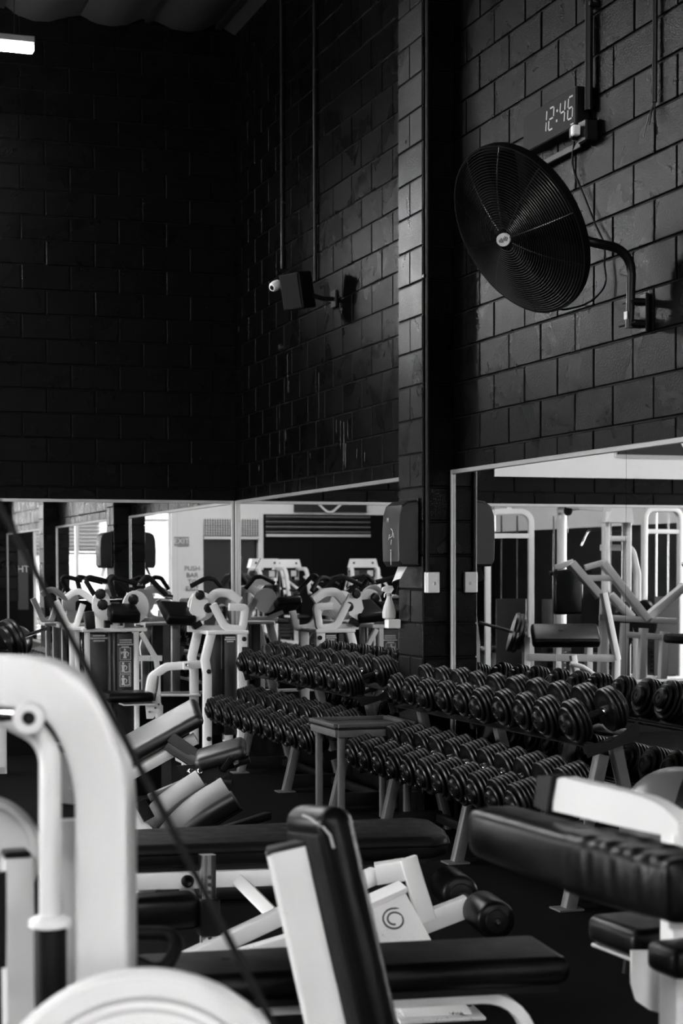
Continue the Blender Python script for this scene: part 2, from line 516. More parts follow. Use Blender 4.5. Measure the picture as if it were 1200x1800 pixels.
# exit sign
es = thing('exit_sign', 'green-grey EXIT sign board on the cream pier', 'sign', (-5.2, FW + 0.01, 2.2))
ob('board', MB().box((-5.16, FW + 0.015, 2.13), (0.34, 0.02, 0.2)), mat('sign_board_grey', 0.10, 0.5), es)
sub('lettering', text_mesh('EXIT', 0.17, 'ink', 'lettering'), es, (0.04, 0.018, -0.07), (R(90), 0, R(180)))
# notice on the pier
pn = thing('wall_notice', 'lettered notice on the cream pier below the exit sign', 'notice', (-5.4, FW + 0.01, 1.3))
ob('board', MB().box((-5.4, FW + 0.006, 1.3), (0.4, 0.01, 0.5)), 'cream', pn)
sub('lettering', text_mesh('PUSH\nBAR\nTO\nEXIT', 0.15, 'dark_ink', 'lettering'), pn, (0, 0.013, 0), (R(90), 0, R(180)))
po_ = thing('wall_poster', 'dark poster with pale capital letters beside the glazed front', 'poster', (-1.4, FW + 0.02, 0.7))
ob('board', MB().box((-1.4, FW + 0.015, 1.3), (0.72, 0.03, 1.3)), mat('poster_black', 0.015, 0.5), po_)
sub('lettering', text_mesh('WEIGHT', 0.2, 'ink', 'lettering'), po_, (0.0, 0.012, 0.82), (R(90), 0, R(180)))
# black banner with pale script on the cream band
def banner(name, label, x0, x1, z0, z1, yy, rz, col='black_plastic'):
    t = thing(name, label, 'sign', ((x0 + x1) / 2, yy, (z0 + z1) / 2))
    s = 1 if rz else -1
    ob('board', MB().box(((x0 + x1) / 2, yy, (z0 + z1) / 2), (x1 - x0, 0.03, z1 - z0)), col, t)
    pts = []
    for i in range(13):
        q = i / 12; pts.append(((x0 + x1) / 2 + (q - .5) * 0.55 * (x1 - x0) * (1 if rz else 1), yy + s * 0.018, (z0 + z1) / 2 + (0.28 * math.sin(q * 9) - 0.35 * math.sin(q * 3.1) + .12) * (z1 - z0)))
    ob('script_stroke', MB().sweep(pts, rrect(0.05, 0.004, 0.001), (0, 1, 0)), 'ink', t)
banner('script_banner', 'black banner with a pale script stroke on the cream band of the front wall', -9.5, -7.76, 2.8, 3.1, FW + 0.08, True)

# cream band high on the back wall, beyond the left edge of the view
struct('trim_1', MB().box((-7.2, -0.014, 2.85), (9.6, 0.024, 1.02)), 'cream')
banner('script_banner', 'black banner with a pale script stroke on the cream band of the back wall', -5.2, -3.62, 2.56, 3.15, -0.04, False)

# ceiling: sagging foil blanket between purlins that run away from the viewer
NX, NY = 96, 8
cv = []; cf = []
for j in range(NY + 1):
    for i in range(NX + 1):
        x = -12.1 + 12.2 * i / NX; y = 0.1 - 23.8 * j / NY
        q = ((x + 0.14) / 0.6) % 1.0
        cv.append((x, y, CEIL - 0.02 - 0.12 * (math.sin(math.pi * q) ** 0.7) - 0.02 * math.sin(x * 3 + j)))
for j in range(NY):
    for i in range(NX):
        a = j * (NX + 1) + i; cf.append((a, a + 1, a + NX + 2, a + NX + 1))
ce = struct('ceiling', MB().add(cv, cf), 'blanket')
ROOF = MB().box((-6, -11.75, CEIL + 0.15), (12.6, 24.2, 0.1))
ob('roof_sheet', ROOF, 'dark_steel', ce)
PUR = mesh_of(MB().box((0, 0, 0), (0.05, 23.6, 0.1)), 'dark_steel', 'purlin')
for i in range(20): sub('purlin', PUR, ce, (-0.14 - 0.6 * i, -11.75, CEIL - 0.03))

# ------------------------------------------------------------------ mirrors
def mirror(label, y0, y1, splits, back=False):
    # along the right wall from y0 (far) to y1 (near); back=True: along the back wall, values are x
    z0, z1, t = 0.466, 2.10, 0.012
    def P(a, dpt, z): return V((a, -dpt, z)) if back else V((-dpt, a, z))
    th = thing('wall_mirror', label, 'mirror', P((y0 + y1) / 2, 0.0, z0))
    cuts = [y0] + splits + [y1]
    for a, b in zip(cuts, cuts[1:]):
        aa, bb = min(a, b) + 0.0015, max(a, b) - 0.0015
        mb = MB()
        c = P((aa + bb) / 2, t / 2 + 0.003, (z0 + z1) / 2); sz = (bb - aa, t, z1 - z0) if back else (t, bb - aa, z1 - z0)
        ob('mirror_panel', mb.box(c, sz), 'mirror', th)
    fwid = 0.026
    for z in (z1 - fwid / 2, z0 + fwid / 2):
        c = P((y0 + y1) / 2, 0.014, z); ln = abs(y1 - y0)
        ob('frame_strip', MB().rbox(c, (ln, 0.026, fwid) if back else (0.026, ln, fwid), 0.003, 1), 'alu', th)
    for a in (y0, y1):
        s_ = 1 if a == min(y0, y1) else -1
        c = P(a + s_ * fwid / 2, 0.0142, (z0 + z1) / 2)
        ob('frame_strip', MB().rbox(c, (fwid, 0.027, z1 - z0) if back else (0.027, fwid, z1 - z0), 0.003, 1), 'alu', th)
    return th


mirror('wide framed mirror along the back wall left of the corner', -0.03, -11.6, [-2.4, -4.8, -7.2, -9.4], True)
mirror('framed mirror between the corner and the first pilaster', -0.03, -4.38, [-2.16])
mirror('framed mirror on the right wall below the fan', -4.83, -9.18, [-6.97])
mirror('framed mirror on the right wall between the second and third pilaster', -9.63, -13.98, [-11.8])
mirror('framed mirror on the right wall between the third and fourth pilaster', -14.43, -18.78, [-16.6])

# ------------------------------------------------------------------ pendant lamps
def lamp(label, x0, x1, y, z, m='lamp'):
    t = thing('pendant_light', label, 'light', ((x0 + x1) / 2, y, z), 'linear pendant lights')
    c = (x0 + x1) / 2; ln = x1 - x0
    ob('housing', MB().rbox((c, y, z + 0.085), (ln, 0.085, 0.05), 0.006, 1), 'alu', t)
    ob('diffuser', MB().rbox((c, y, z + 0.03), (ln - 0.012, 0.08, 0.06), 0.012, 2), m, t)
    for s_ in (x0 + 0.14, x1 - 0.14):
        ob('hanging_wire', MB().tube([(s_, y, z + 0.11), (s_, y, CEIL - 0.1)], 0.003, 6), 'dark_steel', t)
    return t


lamp('linear pendant light glowing near the back wall, at the top left corner', -3.14, -1.94, -1.7, 5.2, 'lamp_dim')
lamp('linear pendant light next along the back wall, beyond the left edge', -4.9, -3.7, -1.9, 5.2, 'lamp_bright')
lamp('linear pendant light farthest left along the back wall', -6.9, -5.7, -1.9, 5.2, 'lamp_bright')
# bulkhead light fixed to the back wall, just out of view to the left: it rakes along the right wall
bt = thing('bulkhead_light', 'oblong bulkhead light fixed high on the back wall just beyond the left edge', 'light', (-2.45, -0.1, 4.15))
ob('backplate', MB().rbox((-2.45, -0.045, 4.15), (0.56, 0.05, 0.14), 0.006, 1), 'white', bt)
ob('diffuser', MB().rbox((-2.45, -0.095, 4.15), (0.52, 0.05, 0.10), 0.02, 2), 'batten', bt)
lamp('linear pendant light over the left half of the gym behind the viewer', -8.6, -7.4, -17.0, 5.2)
lamp('linear pendant light above the machines at the left wall', -10.0, -8.8, -9.5, 5.2)
lamp('added linear pendant light behind the viewer near the right wall', -3.6, -2.4, -16.5, 5.2)  # extra unseen pendant, put in to brighten surfaces facing the viewer
lamp('added linear pendant light behind the viewer toward the left', -7.0, -5.8, -15.5, 5.2)  # another unseen pendant added to fill the viewer-facing whites
lamp('added linear pendant light above the exit side of the front', -6.4, -5.2, -20.5, 5.2)  # unseen pendant added for more light from behind
lamp('added linear pendant light just inside the glazed front', -3.2, -2.0, -20.5, 5.2)  # last of the unseen fill pendants added behind the viewer

# ------------------------------------------------------------------ dumbbell racks
def plate_mesh(r, th, name='weight_plate'):
    c = min(0.006, th * 0.36)
    return mesh_of(MB().lathe([(0, -th / 2), (r * 0.55, -th / 2), (r * 0.6, -th / 2 + 0.002), (r * 0.86, -th / 2 + 0.002), (r * 0.9, -th / 2), (r - c, -th / 2), (r, -th / 2 + c), (r, th / 2 - c), (r - c, th / 2), (r * 0.9, th / 2), (r * 0.86, th / 2 - 0.002), (r * 0.6, th / 2 - 0.002), (r * 0.55, th / 2), (0, th / 2)], (0, 0, 0), (1, 0, 0), 36), 'rubber', name, sharp=40)


PL = {}
def plate(r, th):
    k = (round(r, 4), round(th, 4))
    if k not in PL: PL[k] = plate_mesh(*k)
    return PL[k]


HUB = {s_: mesh_of(MB().lathe([(0.046, 0), (0.046, s_ * 0.006), (0.040, s_ * 0.016), (0.026, s_ * 0.020), (0.024, s_ * 0.016), (0.008, s_ * 0.016), (0.006, s_ * 0.02), (0, s_ * 0.02)], (0, 0, 0), (1, 0, 0), 28), 'rubber', 'end_cap') for s_ in (-1, 1)}
HANDLE = mesh_of(MB().lathe([(0.0, -0.075), (0.0145, -0.075), (0.0155, -0.02), (0.0165, 0), (0.0155, 0.02), (0.0145, 0.075), (0, 0.075)], (0, 0, 0), (1, 0, 0), 16), 'grip', 'handle')
COLLAR = mesh_of(MB().lathe([(0.012, -0.011), (0.019, -0.011), (0.0205, -0.008), (0.0205, -0.001), (0.017, 0.0), (0.0205, 0.001), (0.0205, 0.008), (0.019, 0.011), (0.012, 0.011)], (0, 0, 0), (1, 0, 0), 18), 'chrome', 'collar')
NUM = {}


def dumbbell(x, y, z, tilt, label, group, rad, n, step, outer, num=None, th=0.0165):
    t = thing('dumbbell', label, 'dumbbell', (x, y, z), group)
    t.scale = (1.08, 1.08, 1.08)
    t.rotation_euler = (random.uniform(-3, 3), -tilt + random.uniform(-.012, .012), random.uniform(-.03, .03))
    hb = 0.052
    sub('handle', HANDLE, t)
    for s_ in (-1, 1):
        sub('collar', COLLAR, t, (s_ * (hb - 0.004), 0, 0))
        p = hb + th / 2 + 0.004
        for i in range(n):
            sub('weight_plate', plate(rad, th), t, (s_ * p, 0, 0)); p += step
        for rr in outer:
            sub('weight_plate', plate(rad * rr, th * 0.9), t, (s_ * p, 0, 0)); p += step * 0.9
        sub('end_cap', HUB[s_], t, (s_ * (p - step * 0.9 + th * 0.45), 0, 0))
    if num:
        if num not in NUM: NUM[num] = text_mesh(num, 0.03, 'ink', 'number')
        a = random.uniform(-0.4, 0.4) - math.pi * 0.35
        tx = -(hb + 0.004 + th + step * (n - 1)) - 0.0012
        o = sub('number', NUM[num], t, (tx, math.cos(a) * -rad * 0.74, math.sin(a) * rad * 0.74), (R(90), 0, R(-90)))
        t.rotation_euler[0] = random.uniform(-.4, .4)
    return t


ORD = ['first', 'second', 'third', 'fourth', 'fifth', 'sixth', 'seventh', 'eighth', 'ninth', 'tenth', 'eleventh', 'twelfth']


def rack(label, tag_, legs, up, low, nums):
    TI = R(16)
    t = thing('dumbbell_rack', label, 'rack', (-0.3, (legs[0] + legs[-1]) / 2, 0))
    slope = 0.235
    for y in legs:
        zt = 0.69 if y == legs[-1] and tag_ == 'near' else 0.33
        g_ = ob('leg', MB().beam([(-0.470, y, 0.004), (-0.470 + slope * zt, y, zt)], 0.06, 0.055, (1, 0, 0)), 'steel', t)
        ob('foot_plate', MB().box((-0.478, y, 0.004), (0.12, 0.11, 0.008)), 'steel', g_)
        ob('rear_leg', MB().beam([(-0.065, y, 0.0), (-0.245, y, 0.74)], 0.06, 0.05, (1, 0, 0)), 'steel', t)
        ob('base_bar', MB().beam([(-0.44, y, 0.07), (-0.07, y, 0.07)], 0.055, 0.085), 'dark_steel', t)
        # arms that carry the trays
        for (cx, cz) in ((UPX, UPZ), (LWX, LWZ)):
            a = V((cx, y, cz)); d = V((math.cos(TI), 0, math.sin(TI))); nn = V((-math.sin(TI), 0, math.cos(TI)))
            ob('tray_arm', MB().beam([a - d * 0.10 - nn * 0.137, a + d * 0.12 - nn * 0.137], 0.04, 0.03, (0, 0, 1)), 'dark_steel', t)
    y0, y1 = max(legs), min(legs)
    ob('cross_bar', MB().beam([(-0.13, y0, 0.07), (-0.13, y1, 0.07)], 0.05, 0.05), 'dark_steel', t)
    for (cx, cz, (a, b, n), rad, nm) in ((UPX, UPZ, up, 0.101, 'upper'), (LWX, LWZ, low, 0.1005, 'lower')):
        d = V((math.cos(TI), 0, math.sin(TI))); nn = V((-math.sin(TI), 0, math.cos(TI)))
        ya, yb = max(a, b) + 0.13, min(a, b) - 0.13
        tray = MB()
        def rail(off, wd, ang):
            c = V((cx, (ya + yb) / 2, cz)) + d * off - nn * (rad + 0.010)
            M = Matrix.Rotation(-TI + ang, 3, 'Y')
            tray.box(c, (wd, ya - yb, 0.006), M)
        rail(-0.085, 0.05, 0.0); rail(0.10, 0.07, 0.0)
        o = ob('tray', tray, 'dark_steel', t)
        for yy in (ya, yb):
            pts = [(-0.14, -0.145), (0.13, -0.145), (0.14, -0.06), (-0.02, -rad - 0.014), (-0.14, -0.08)]
            ob('end_plate', MB().prism(pts, (cx, yy, cz), d, nn, 0.005), 'dark_steel', o)
    k = 0
    for nm, cx, cz, (a, b, n) in (('upper', UPX, UPZ, up), ('lower', LWX, LWZ, low)):
        for i in range(n):
            y = a + (b - a) * i / (n - 1)
            lab = 'black rubber dumbbell, %s from the left on the %s tray of the %s rack' % (ORD[i], nm, tag_)
            if nm == 'upper':
                q = i / (n - 1) if tag_ == 'near' else 0.45 * i / (n - 1)
                dumbbell(cx, y, cz, TI, lab, 'dumbbells on the %s rack' % tag_, 0.083 + 0.012 * q, 4 if tag_ == 'far' else 3, 0.0190, [0.78] if (i + (tag_ == 'near')) % 3 else [0.95, 0.7], nums[i] if i < len(nums) else None)
            else:
                dumbbell(cx, y, cz, TI, lab, 'dumbbells on the %s rack' % tag_, 0.092, 6, 0.0195, [0.72] if i % 2 else [0.75], ('5' if i % 3 == 1 else ('6' if i % 4 == 3 else None)), 0.0165)
    return t


UPX, UPZ, LWX, LWZ = -0.33, 0.866, -0.475, 0.505
rack('dark two-tier dumbbell rack with grey legs left of the pilaster', 'far', (-1.79, -2.96, -3.97), (-1.90, -4.25, 10), (-1.62, -3.98, 10), [None, None, '5', '5', None, '9', '12', None, None, None])
rack('dark two-tier dumbbell rack with grey legs below the fan wall mirror', 'near', (-4.90, -6.0, -7.30), (-5.03, -7.265, 10), (-4.90, -7.13, 11), [None, None, '2', None, '5', '5', '5', '8', '6', '5'])

# ------------------------------------------------------------------ small grey stand with tray top in the gap between the racks
sx0, sx1, sy0, sy1 = -0.70, -0.23, -4.755, -4.28
st = thing('tray_stand', 'square grey steel stand with a rimmed tray top between the two dumbbell racks', 'stand', ((sx0 + sx1) / 2, (sy0 + sy1) / 2, 0))
zt = 0.545
for (x, y) in ((sx0 + .03, sy0 + .03), (sx1 - .03, sy0 + .03), (sx0 + .03, sy1 - .03), (sx1 - .03, sy1 - .03)):
    ob('leg', MB().beam([(x, y, 0), (x, y, zt)], 0.038, 0.038, (1, 0, 0), 0.004), 'steel', st)
for (a, b) in (((sx0, sy0), (sx1, sy0)), ((sx1, sy0), (sx1, sy1)), ((sx1, sy1), (sx0, sy1)), ((sx0, sy1), (sx0, sy0))):
    da = (V((b[0], b[1], 0)) - V((a[0], a[1], 0))).normalized() * 0.0
    ob('apron_bar', MB().beam([(a[0], a[1], zt + 0.02), (b[0], b[1], zt + 0.02)], 0.03, 0.045), 'steel', st)
    ob('rim_bar', MB().beam([(a[0], a[1], zt + 0.066), (b[0], b[1], zt + 0.066)], 0.05, 0.022, r=0.004), mat('weathered_timber_rim', 0.05, 0.55, var=0.5, vscale=20), st)
    ob('rim_step', MB().beam([(a[0], a[1], zt + 0.049), (b[0], b[1], zt + 0.049)], 0.036, 0.012, r=0.003), 'dark_steel', st)
ob('tray_top', MB().box(((sx0 + sx1) / 2, (sy0 + sy1) / 2, zt + 0.05), (sx1 - sx0, sy1 - sy0, 0.012)), mat('worn_rubber_top', 0.03, 0.6, var=0.4, vscale=12), st)

_before = set(bpy.data.objects)
# ------------------------------------------------------------------ fan on the right wall
FC = V((-0.50, -6.84, 2.896)); FN = V((-0.84, -0.20, -0.50)).normalized(); FR = 0.41
fan = thing('wall_fan', 'large black caged fan on a bent arm high on the right wall', 'fan', tuple(FC))
fe1 = FN.orthogonal().normalized(); fe2 = FN.cross(fe1)


def ringpts(r, h, n=44):
    return [FC + FN * h + fe1 * (r * math.cos(2 * math.pi * i / n)) + fe2 * (r * math.sin(2 * math.pi * i / n)) for i in range(n + 1)]


def dome(r, sgn):
    q = r / FR
    return sgn * (0.018 + 0.092 * (1 - q ** 2.4))


for sgn, nr, nm, ns in ((1, 30, 'front_guard', 10), (-1, 22, 'back_guard', 8)):
    mb = MB()
    for i in range(nr):
        r = 0.06 + (FR - 0.06) * i / (nr - 1)
        mb.tube(ringpts(r, dome(r, sgn)), 0.0020, 5, FN)
    for k in range(ns):
        a = 2 * math.pi * (k + .3) / ns
        dv = fe1 * math.cos(a) + fe2 * math.sin(a)
        mb.tube([FC + dv * r + FN * (dome(r, sgn) - 0.003 * sgn) for r in [0.05 + (FR - 0.05) * j / 8 for j in range(9)]], 0.0026, 5, FN)
    ob(nm, mb, 'fan_wire', fan)
mb = MB()
mb.lathe([(FR - 0.004, -0.02), (FR + 0.003, -0.02), (FR + 0.005, 0), (FR + 0.003, 0.02), (FR - 0.004, 0.02), (FR - 0.002, 0), (FR - 0.004, -0.02)], FC, FN, 56)
ob('rim_band', mb, 'black_plastic', fan)
for k in range(4):
    a0 = math.pi / 2 * k + 0.5
    vs = []; fs = []
    for j in range(7):
        r = 0.05 + 0.33 * j / 6
        wd = 0.5 + 0.12 * math.sin(j / 6 * math.pi)
        for i in range(5):
            q = i / 4 - .5; a = a0 + q * wd * (1.0 if j else 0.8); p = FC + (fe1 * math.cos(a) + fe2 * math.sin(a)) * r + FN * (q * 0.075)
            vs.append(p)
    for j in range(6):
        for i in range(4): fs.append((j * 5 + i, j * 5 + i + 1, (j + 1) * 5 + i + 1, (j + 1) * 5 + i))
    n0 = len(vs); vs += [p - FN * 0.004 for p in vs]; fs += [tuple(reversed([i + n0 for i in f])) for f in fs]
    ob('blade', MB().add(vs, fs), 'fan_blade', fan)
mb = MB(); mb.lathe([(0, 0.05), (0.05, 0.045), (0.055, 0.0), (0.085, -0.03), (0.09, -0.16), (0.07, -0.19), (0, -0.2)], FC, FN, 24)
ob('motor', mb, 'fan_blade', fan)
bo = FC + FN * 0.113
bx_ = V((0, -1, 0)); bx_ = (bx_ - FN * bx_.dot(FN)).normalized(); by_ = FN.cross(bx_) 
if by_.z < 0: by_ = -by_
bad = ob('badge', MB().prism([(0.05 * math.cos(a), 0.03 * math.sin(a)) for a in [2 * math.pi * i / 20 for i in range(20)]], bo, bx_, by_, 0.008), mat('badge_white', 0.5, 0.4), fan, 'oval white badge at the centre of the guard')
mb = MB()
for q in range(7):
    hgt = 0.006 + 0.003 * (q % 3)
    mb.prism([(-0.032 + q * 0.0105, -hgt), (-0.026 + q * 0.0105, -hgt), (-0.025 + q * 0.0105, hgt), (-0.031 + q * 0.0105, hgt)], bo + FN * 0.0045, bx_, by_, 0.001)
ob('badge_mark', mb, 'dark_ink', bad)
bk = FC - FN * 0.19
ob('arm', MB().tube(fillet([bk, V((-0.36, -7.16, 2.80)), V((-0.09, -7.16, 2.765)), V((-0.09, -7.135, 2.42))], [0.1, 0.12], 8), 0.021, 14), 'black_plastic', fan)
wbk = ob('wall_bracket', MB().rbox((-0.012, -7.135, 2.49), (0.02, 0.06, 0.18), 0.004, 1).rbox((-0.05, -7.135, 2.44), (0.10, 0.05, 0.035), 0.008, 1).rbox((-0.05, -7.135, 2.54), (0.10, 0.05, 0.03), 0.008, 1), 'black_plastic', fan)
for z, ln in ((2.44, 0.16), (2.54, 0.10)):
    ob('clamp_bolt', MB().tube([(-0.09, -7.135 + ln * .6, z), (-0.09, -7.135 - ln * .4, z)], 0.006, 8), 'dark_steel', wbk)
ob('arm_label', MB().box((-0.112, -7.14, 2.475), (0.004, 0.028, 0.035)), 'white_plastic', fan, 'small pale sticker on the arm')
# fan cable from the outlet by the clock down to the motor
pts = [V((-0.05, -6.49, 3.43)), V((-0.02, -6.39, 3.325)), V((-0.015, -6.526, 3.143)), V((-0.015, -6.649, 2.98)), V((-0.02, -6.756, 2.868)), V((-0.02, -6.751, 2.774)), V((-0.02, -6.781, 2.675)), V((-0.05, -6.66, 2.60)), V((-0.2, -6.66, 2.56)), V((-0.34, -6.8, 2.60)), V((-0.42, -6.9, 2.66))]
ob('power_cable', MB().tube(fillet(pts, 0.08, 4), 0.005, 6), 'grip', fan)

# ------------------------------------------------------------------ digital clock
CY0, CY1, CZ0, CZ1 = -5.935, -6.55, 3.475, 3.668
ck = thing('digital_clock', 'long black digital wall clock reading 12:46 above the fan', 'clock', (-0.03, (CY0 + CY1) / 2, CZ0))
ob('case', MB().rbox((-0.035, (CY0 + CY1) / 2, (CZ0 + CZ1) / 2), (0.07, CY0 - CY1, CZ1 - CZ0), 0.004, 1), 'black_plastic', ck)
ob('face', MB().box((-0.0715, (CY0 + CY1) / 2, (CZ0 + CZ1) / 2), (0.003, CY0 - CY1 - 0.012, CZ1 - CZ0 - 0.012)), mat('clock_face', 0.005, 0.5, spec=0.05), ck)
SEG = {'1': 'bc', '2': 'abged', '4': 'fgbc', '6': 'afgedc'}


def digit(ch, yc, name):
    mb = MB(); w_, h_ = 0.052, 0.105; zc = (CZ0 + CZ1) / 2 + 0.004; s_ = 0.008
    sh = 0.12
    def bar(y0, z0, y1, z1):
        mb.sweep([(-0.0745, yc - (y0 + sh * z0), zc + z0), (-0.0745, yc - (y1 + sh * z1), zc + z1)], rrect(s_, 0.003, 0.001), (1, 0, 0))
    A = {'a': (-w_ / 2 + s_, h_ / 2, w_ / 2 - s_, h_ / 2), 'g': (-w_ / 2 + s_, 0, w_ / 2 - s_, 0), 'd': (-w_ / 2 + s_, -h_ / 2, w_ / 2 - s_, -h_ / 2),
         'f': (-w_ / 2, 0.006, -w_ / 2, h_ / 2 - .004), 'b': (w_ / 2, 0.006, w_ / 2, h_ / 2 - .004), 'e': (-w_ / 2, -h_ / 2 + .004, -w_ / 2, -0.006), 'c': (w_ / 2, -h_ / 2 + .004, w_ / 2, -0.006)}
    for c in SEG[ch]: bar(*A[c])
    ob(name, mb, 'digit', ck)


fl = CY0 - CY1
for ch, q in (('1', 0.42), ('2', 0.555), ('4', 0.76), ('6', 0.905)): digit(ch, CY0 - fl * q, 'digit')
zc = (CZ0 + CZ1) / 2
ob('colon', MB().box((-0.0745, CY0 - fl * 0.665, zc + 0.026), (0.003, 0.011, 0.011)).box((-0.0745, CY0 - fl * 0.655, zc - 0.022), (0.003, 0.011, 0.011)), 'digit', ck)
ob('logo_mark', MB().box((-0.074, CY0 - fl * 0.93, CZ0 + 0.018), (0.002, 0.03, 0.006)), 'digit', ck)
tag(ob('clock_ledge', MB().rbox((-0.02, -6.27, 3.395), (0.04, 0.52, 0.035), 0.004, 1), 'dark_steel'), 'short black trunking under the wall clock', 'ledge')  # dark strip just below the clock case

# ------------------------------------------------------------------ conduits and outlet on the right wall
def conduit(label, y, z0, r=0.014, x=-0.02):
    t = thing('conduit', label, 'conduit', (x, y, z0), 'black conduits on the block walls')
    ob('pipe', MB().tube([(x, y, z0), (x, y, 5.88)], r, 10), 'dark_steel', t)
    for z in (z0 + 0.5, z0 + 1.5):
        if z < 5.8: ob('saddle_clip', MB().rbox((x * .6, y, z), (abs(x) * 1.6, r * 3.6, 0.02), 0.003, 1), 'dark_steel', t)
    return t
conduit('thick black conduit running down beside the digital clock', -6.60, 3.54, 0.02, -0.03)
lw_ = conduit('thinner black conduit with loose wire ends right of the clock', -7.232, 3.42, 0.012)
for dy, dz in ((0.07, -0.14), (0.02, -0.1), (-0.05, -0.16)):
    ob('loose_wire', MB().tube([(-0.02, -7.232, 3.43), (-0.03, -7.232 + dy * .5, 3.42 + dz * .4), (-0.035, -7.232 + dy, 3.42 + dz)], 0.003, 5), 'black_plastic', lw_)
conduit('thin black conduit down the far bay to the wall box', -1.43, 3.62, 0.014)
conduit('second thin black conduit in the far bay above the speaker bracket', -2.25, 3.40, 0.014)
ot = thing('power_outlet', 'black outlet box with pale plugs below the clock conduit', 'outlet', (-0.03, -6.56, 3.42))
ob('box', MB().rbox((-0.035, -6.605, 3.435), (0.07, 0.09, 0.11), 0.008, 1), 'black_plastic', ot)
ob('plug', MB().rbox((-0.095, -6.59, 3.44), (0.04, 0.035, 0.05), 0.006, 1), 'white_plastic', ot)
ob('plug', MB().rbox((-0.06, -6.51, 3.435), (0.03, 0.03, 0.045), 0.006, 1), 'white_plastic', ot)
ob('plug_body', MB().rbox((-0.075, -6.55, 3.435), (0.06, 0.035, 0.06), 0.008, 1), 'black_plastic', ot)

# ------------------------------------------------------------------ speaker and white dome camera in the far bay
M_ = frame_rot((-0.75, -0.62, -0.16), (-0.1, 0, 1))
sc = V((-0.27, -2.62, 3.26))
sp = thing('wall_speaker', 'black box speaker on a bracket in the far bay above the corner mirror', 'speaker', tuple(sc))
ob('cabinet', MB().rbox(sc, (0.17, 0.17, 0.25), 0.008, 1, M_), 'black_plastic', sp)
ob('grille', MB().rbox(sc + M_ @ V((0.088, 0, 0)), (0.008, 0.15, 0.23), 0.003, 1, M_), 'grip', sp)
ob('bracket', MB().tube([sc, V((-0.10, -2.66, 3.21)), V((-0.01, -2.66, 3.21))], 0.016, 8), 'dark_steel', sp)
ob('bracket_plate', MB().rbox((-0.012, -2.66, 3.21), (0.02, 0.10, 0.12), 0.004, 1), 'dark_steel', sp)
cm = thing('dome_camera', 'small white security camera fixed to the left of the black speaker', 'camera', (-0.40, -2.5, 3.29))
co = V((-0.40, -2.50, 3.305)); ca = V((-0.72, -0.45, -0.42)).normalized()
ob('housing', MB().lathe([(0.02, -0.045), (0.034, -0.04), (0.037, -0.01), (0.035, 0.015), (0.026, 0.032), (0.022, 0.034)], co, ca, 24), 'white_plastic', cm)
ob('lens', MB().lathe([(0.022, 0.0305), (0.014, 0.033), (0, 0.034)], co + ca * 0.002, ca, 20), 'black_plastic', cm)
ob('mounting_arm', MB().tube([co - ca * 0.04, sc + V((-0.02, 0.04, 0.03))], 0.01, 8), 'white_plastic', cm)
sn = tag(ob('wall_sensor', MB().lathe([(0.03, 0), (0.03, 0.012), (0.02, 0.03), (0, 0.034)], (-0.001, -1.36, 3.03), (-1, 0, 0), 16), 'grey_plastic'), 'small dark round sensor on the far bay below the speaker', 'sensor')

# ------------------------------------------------------------------ towel dispenser, paper, switch, conduit and spray bottle at the pilaster
dp = thing('towel_dispenser', 'dark paper towel dispenser on the pilaster front', 'dispenser', (-0.25, -4.61, 1.33))
prof = [(0.0, 0), (0.105, 0), (0.125, 0.03), (0.128, 0.2), (0.122, 0.31), (0.105, 0.36), (0.07, 0.385), (0.0, 0.395)]
def ext(prof_, y0, y1):
    # silhouette in depth/height extruded along y with softened ends
    mb = MB(); k = len(prof_); rings = []
    cx = 0.06; cz = 0.2
    for yy, s_ in ((y0, 0.93), (y0 + (y1 - y0) * 0.025, 0.985), (y0 + (y1 - y0) * 0.06, 1.0), (y1 - (y1 - y0) * 0.06, 1.0), (y1 - (y1 - y0) * 0.025, 0.985), (y1, 0.93)):
        rings.append([V((-0.195 - (cx + (d - cx) * s_ if d > cx else d), yy, 1.335 + cz + (h - cz) * s_)) for d, h in prof_])
    vs = [p for r in rings for p in r]; fs = []
    for i in range(len(rings) - 1):
        for j in range(k): fs.append((i * k + j, i * k + (j + 1) % k, (i + 1) * k + (j + 1) % k, (i + 1) * k + j))
    fs.append(tuple(range(k))); fs.append(tuple(range((len(rings) - 1) * k, len(rings) * k)))
    return mb.add(vs, fs)
ob('cover', ext(prof, -4.475, -4.755), 'grey_plastic', dp, sharp=25)
ob('back_plate', MB().rbox((-0.197, -4.61, 1.54), (0.014, 0.29, 0.40), 0.005, 1), 'black_plastic', dp)
tm = text_mesh('M', 0.04, 'ink', 'lettering'); sub('lettering', tm, dp, (-0.0745, 0.03, 0.28), (R(90), 0, R(-90)))
mb = MB()
for (a, b) in (((0.02, 0.225), (0.05, 0.21)), ((0.05, 0.21), (0.045, 0.18)), ((0.045, 0.18), (0.0, 0.17)), ((0.0, 0.19), (-0.02, 0.16)), ((0.03, 0.16), (0.02, 0.13)), ((0.06, 0.2), (0.07, 0.17))):
    mb.tube([(-0.3235, -4.61 - a[0], 1.335 + a[1]), (-0.3235, -4.61 - b[0], 1.335 + b[1])], 0.0022, 5)
ob('printed_emblem', mb, 'ink', dp)
ob('level_window', MB().box((-0.3235, -4.63, 1.385), (0.003, 0.006, 0.08)).uvball((-0.324, -4.63, 1.432), 0.005, 8, 6), 'ink', dp)
pv = []; 
for i in range(7):
    q = i / 6
    for j in range(5):
        r_ = j / 4
        pv.append((-0.25 - 0.03 * q - 0.02 * math.sin(r_ * 3) * q, -4.56 - 0.15 * r_ + 0.03 * q, 1.34 - 0.075 * q - 0.03 * q * (1 - r_)))
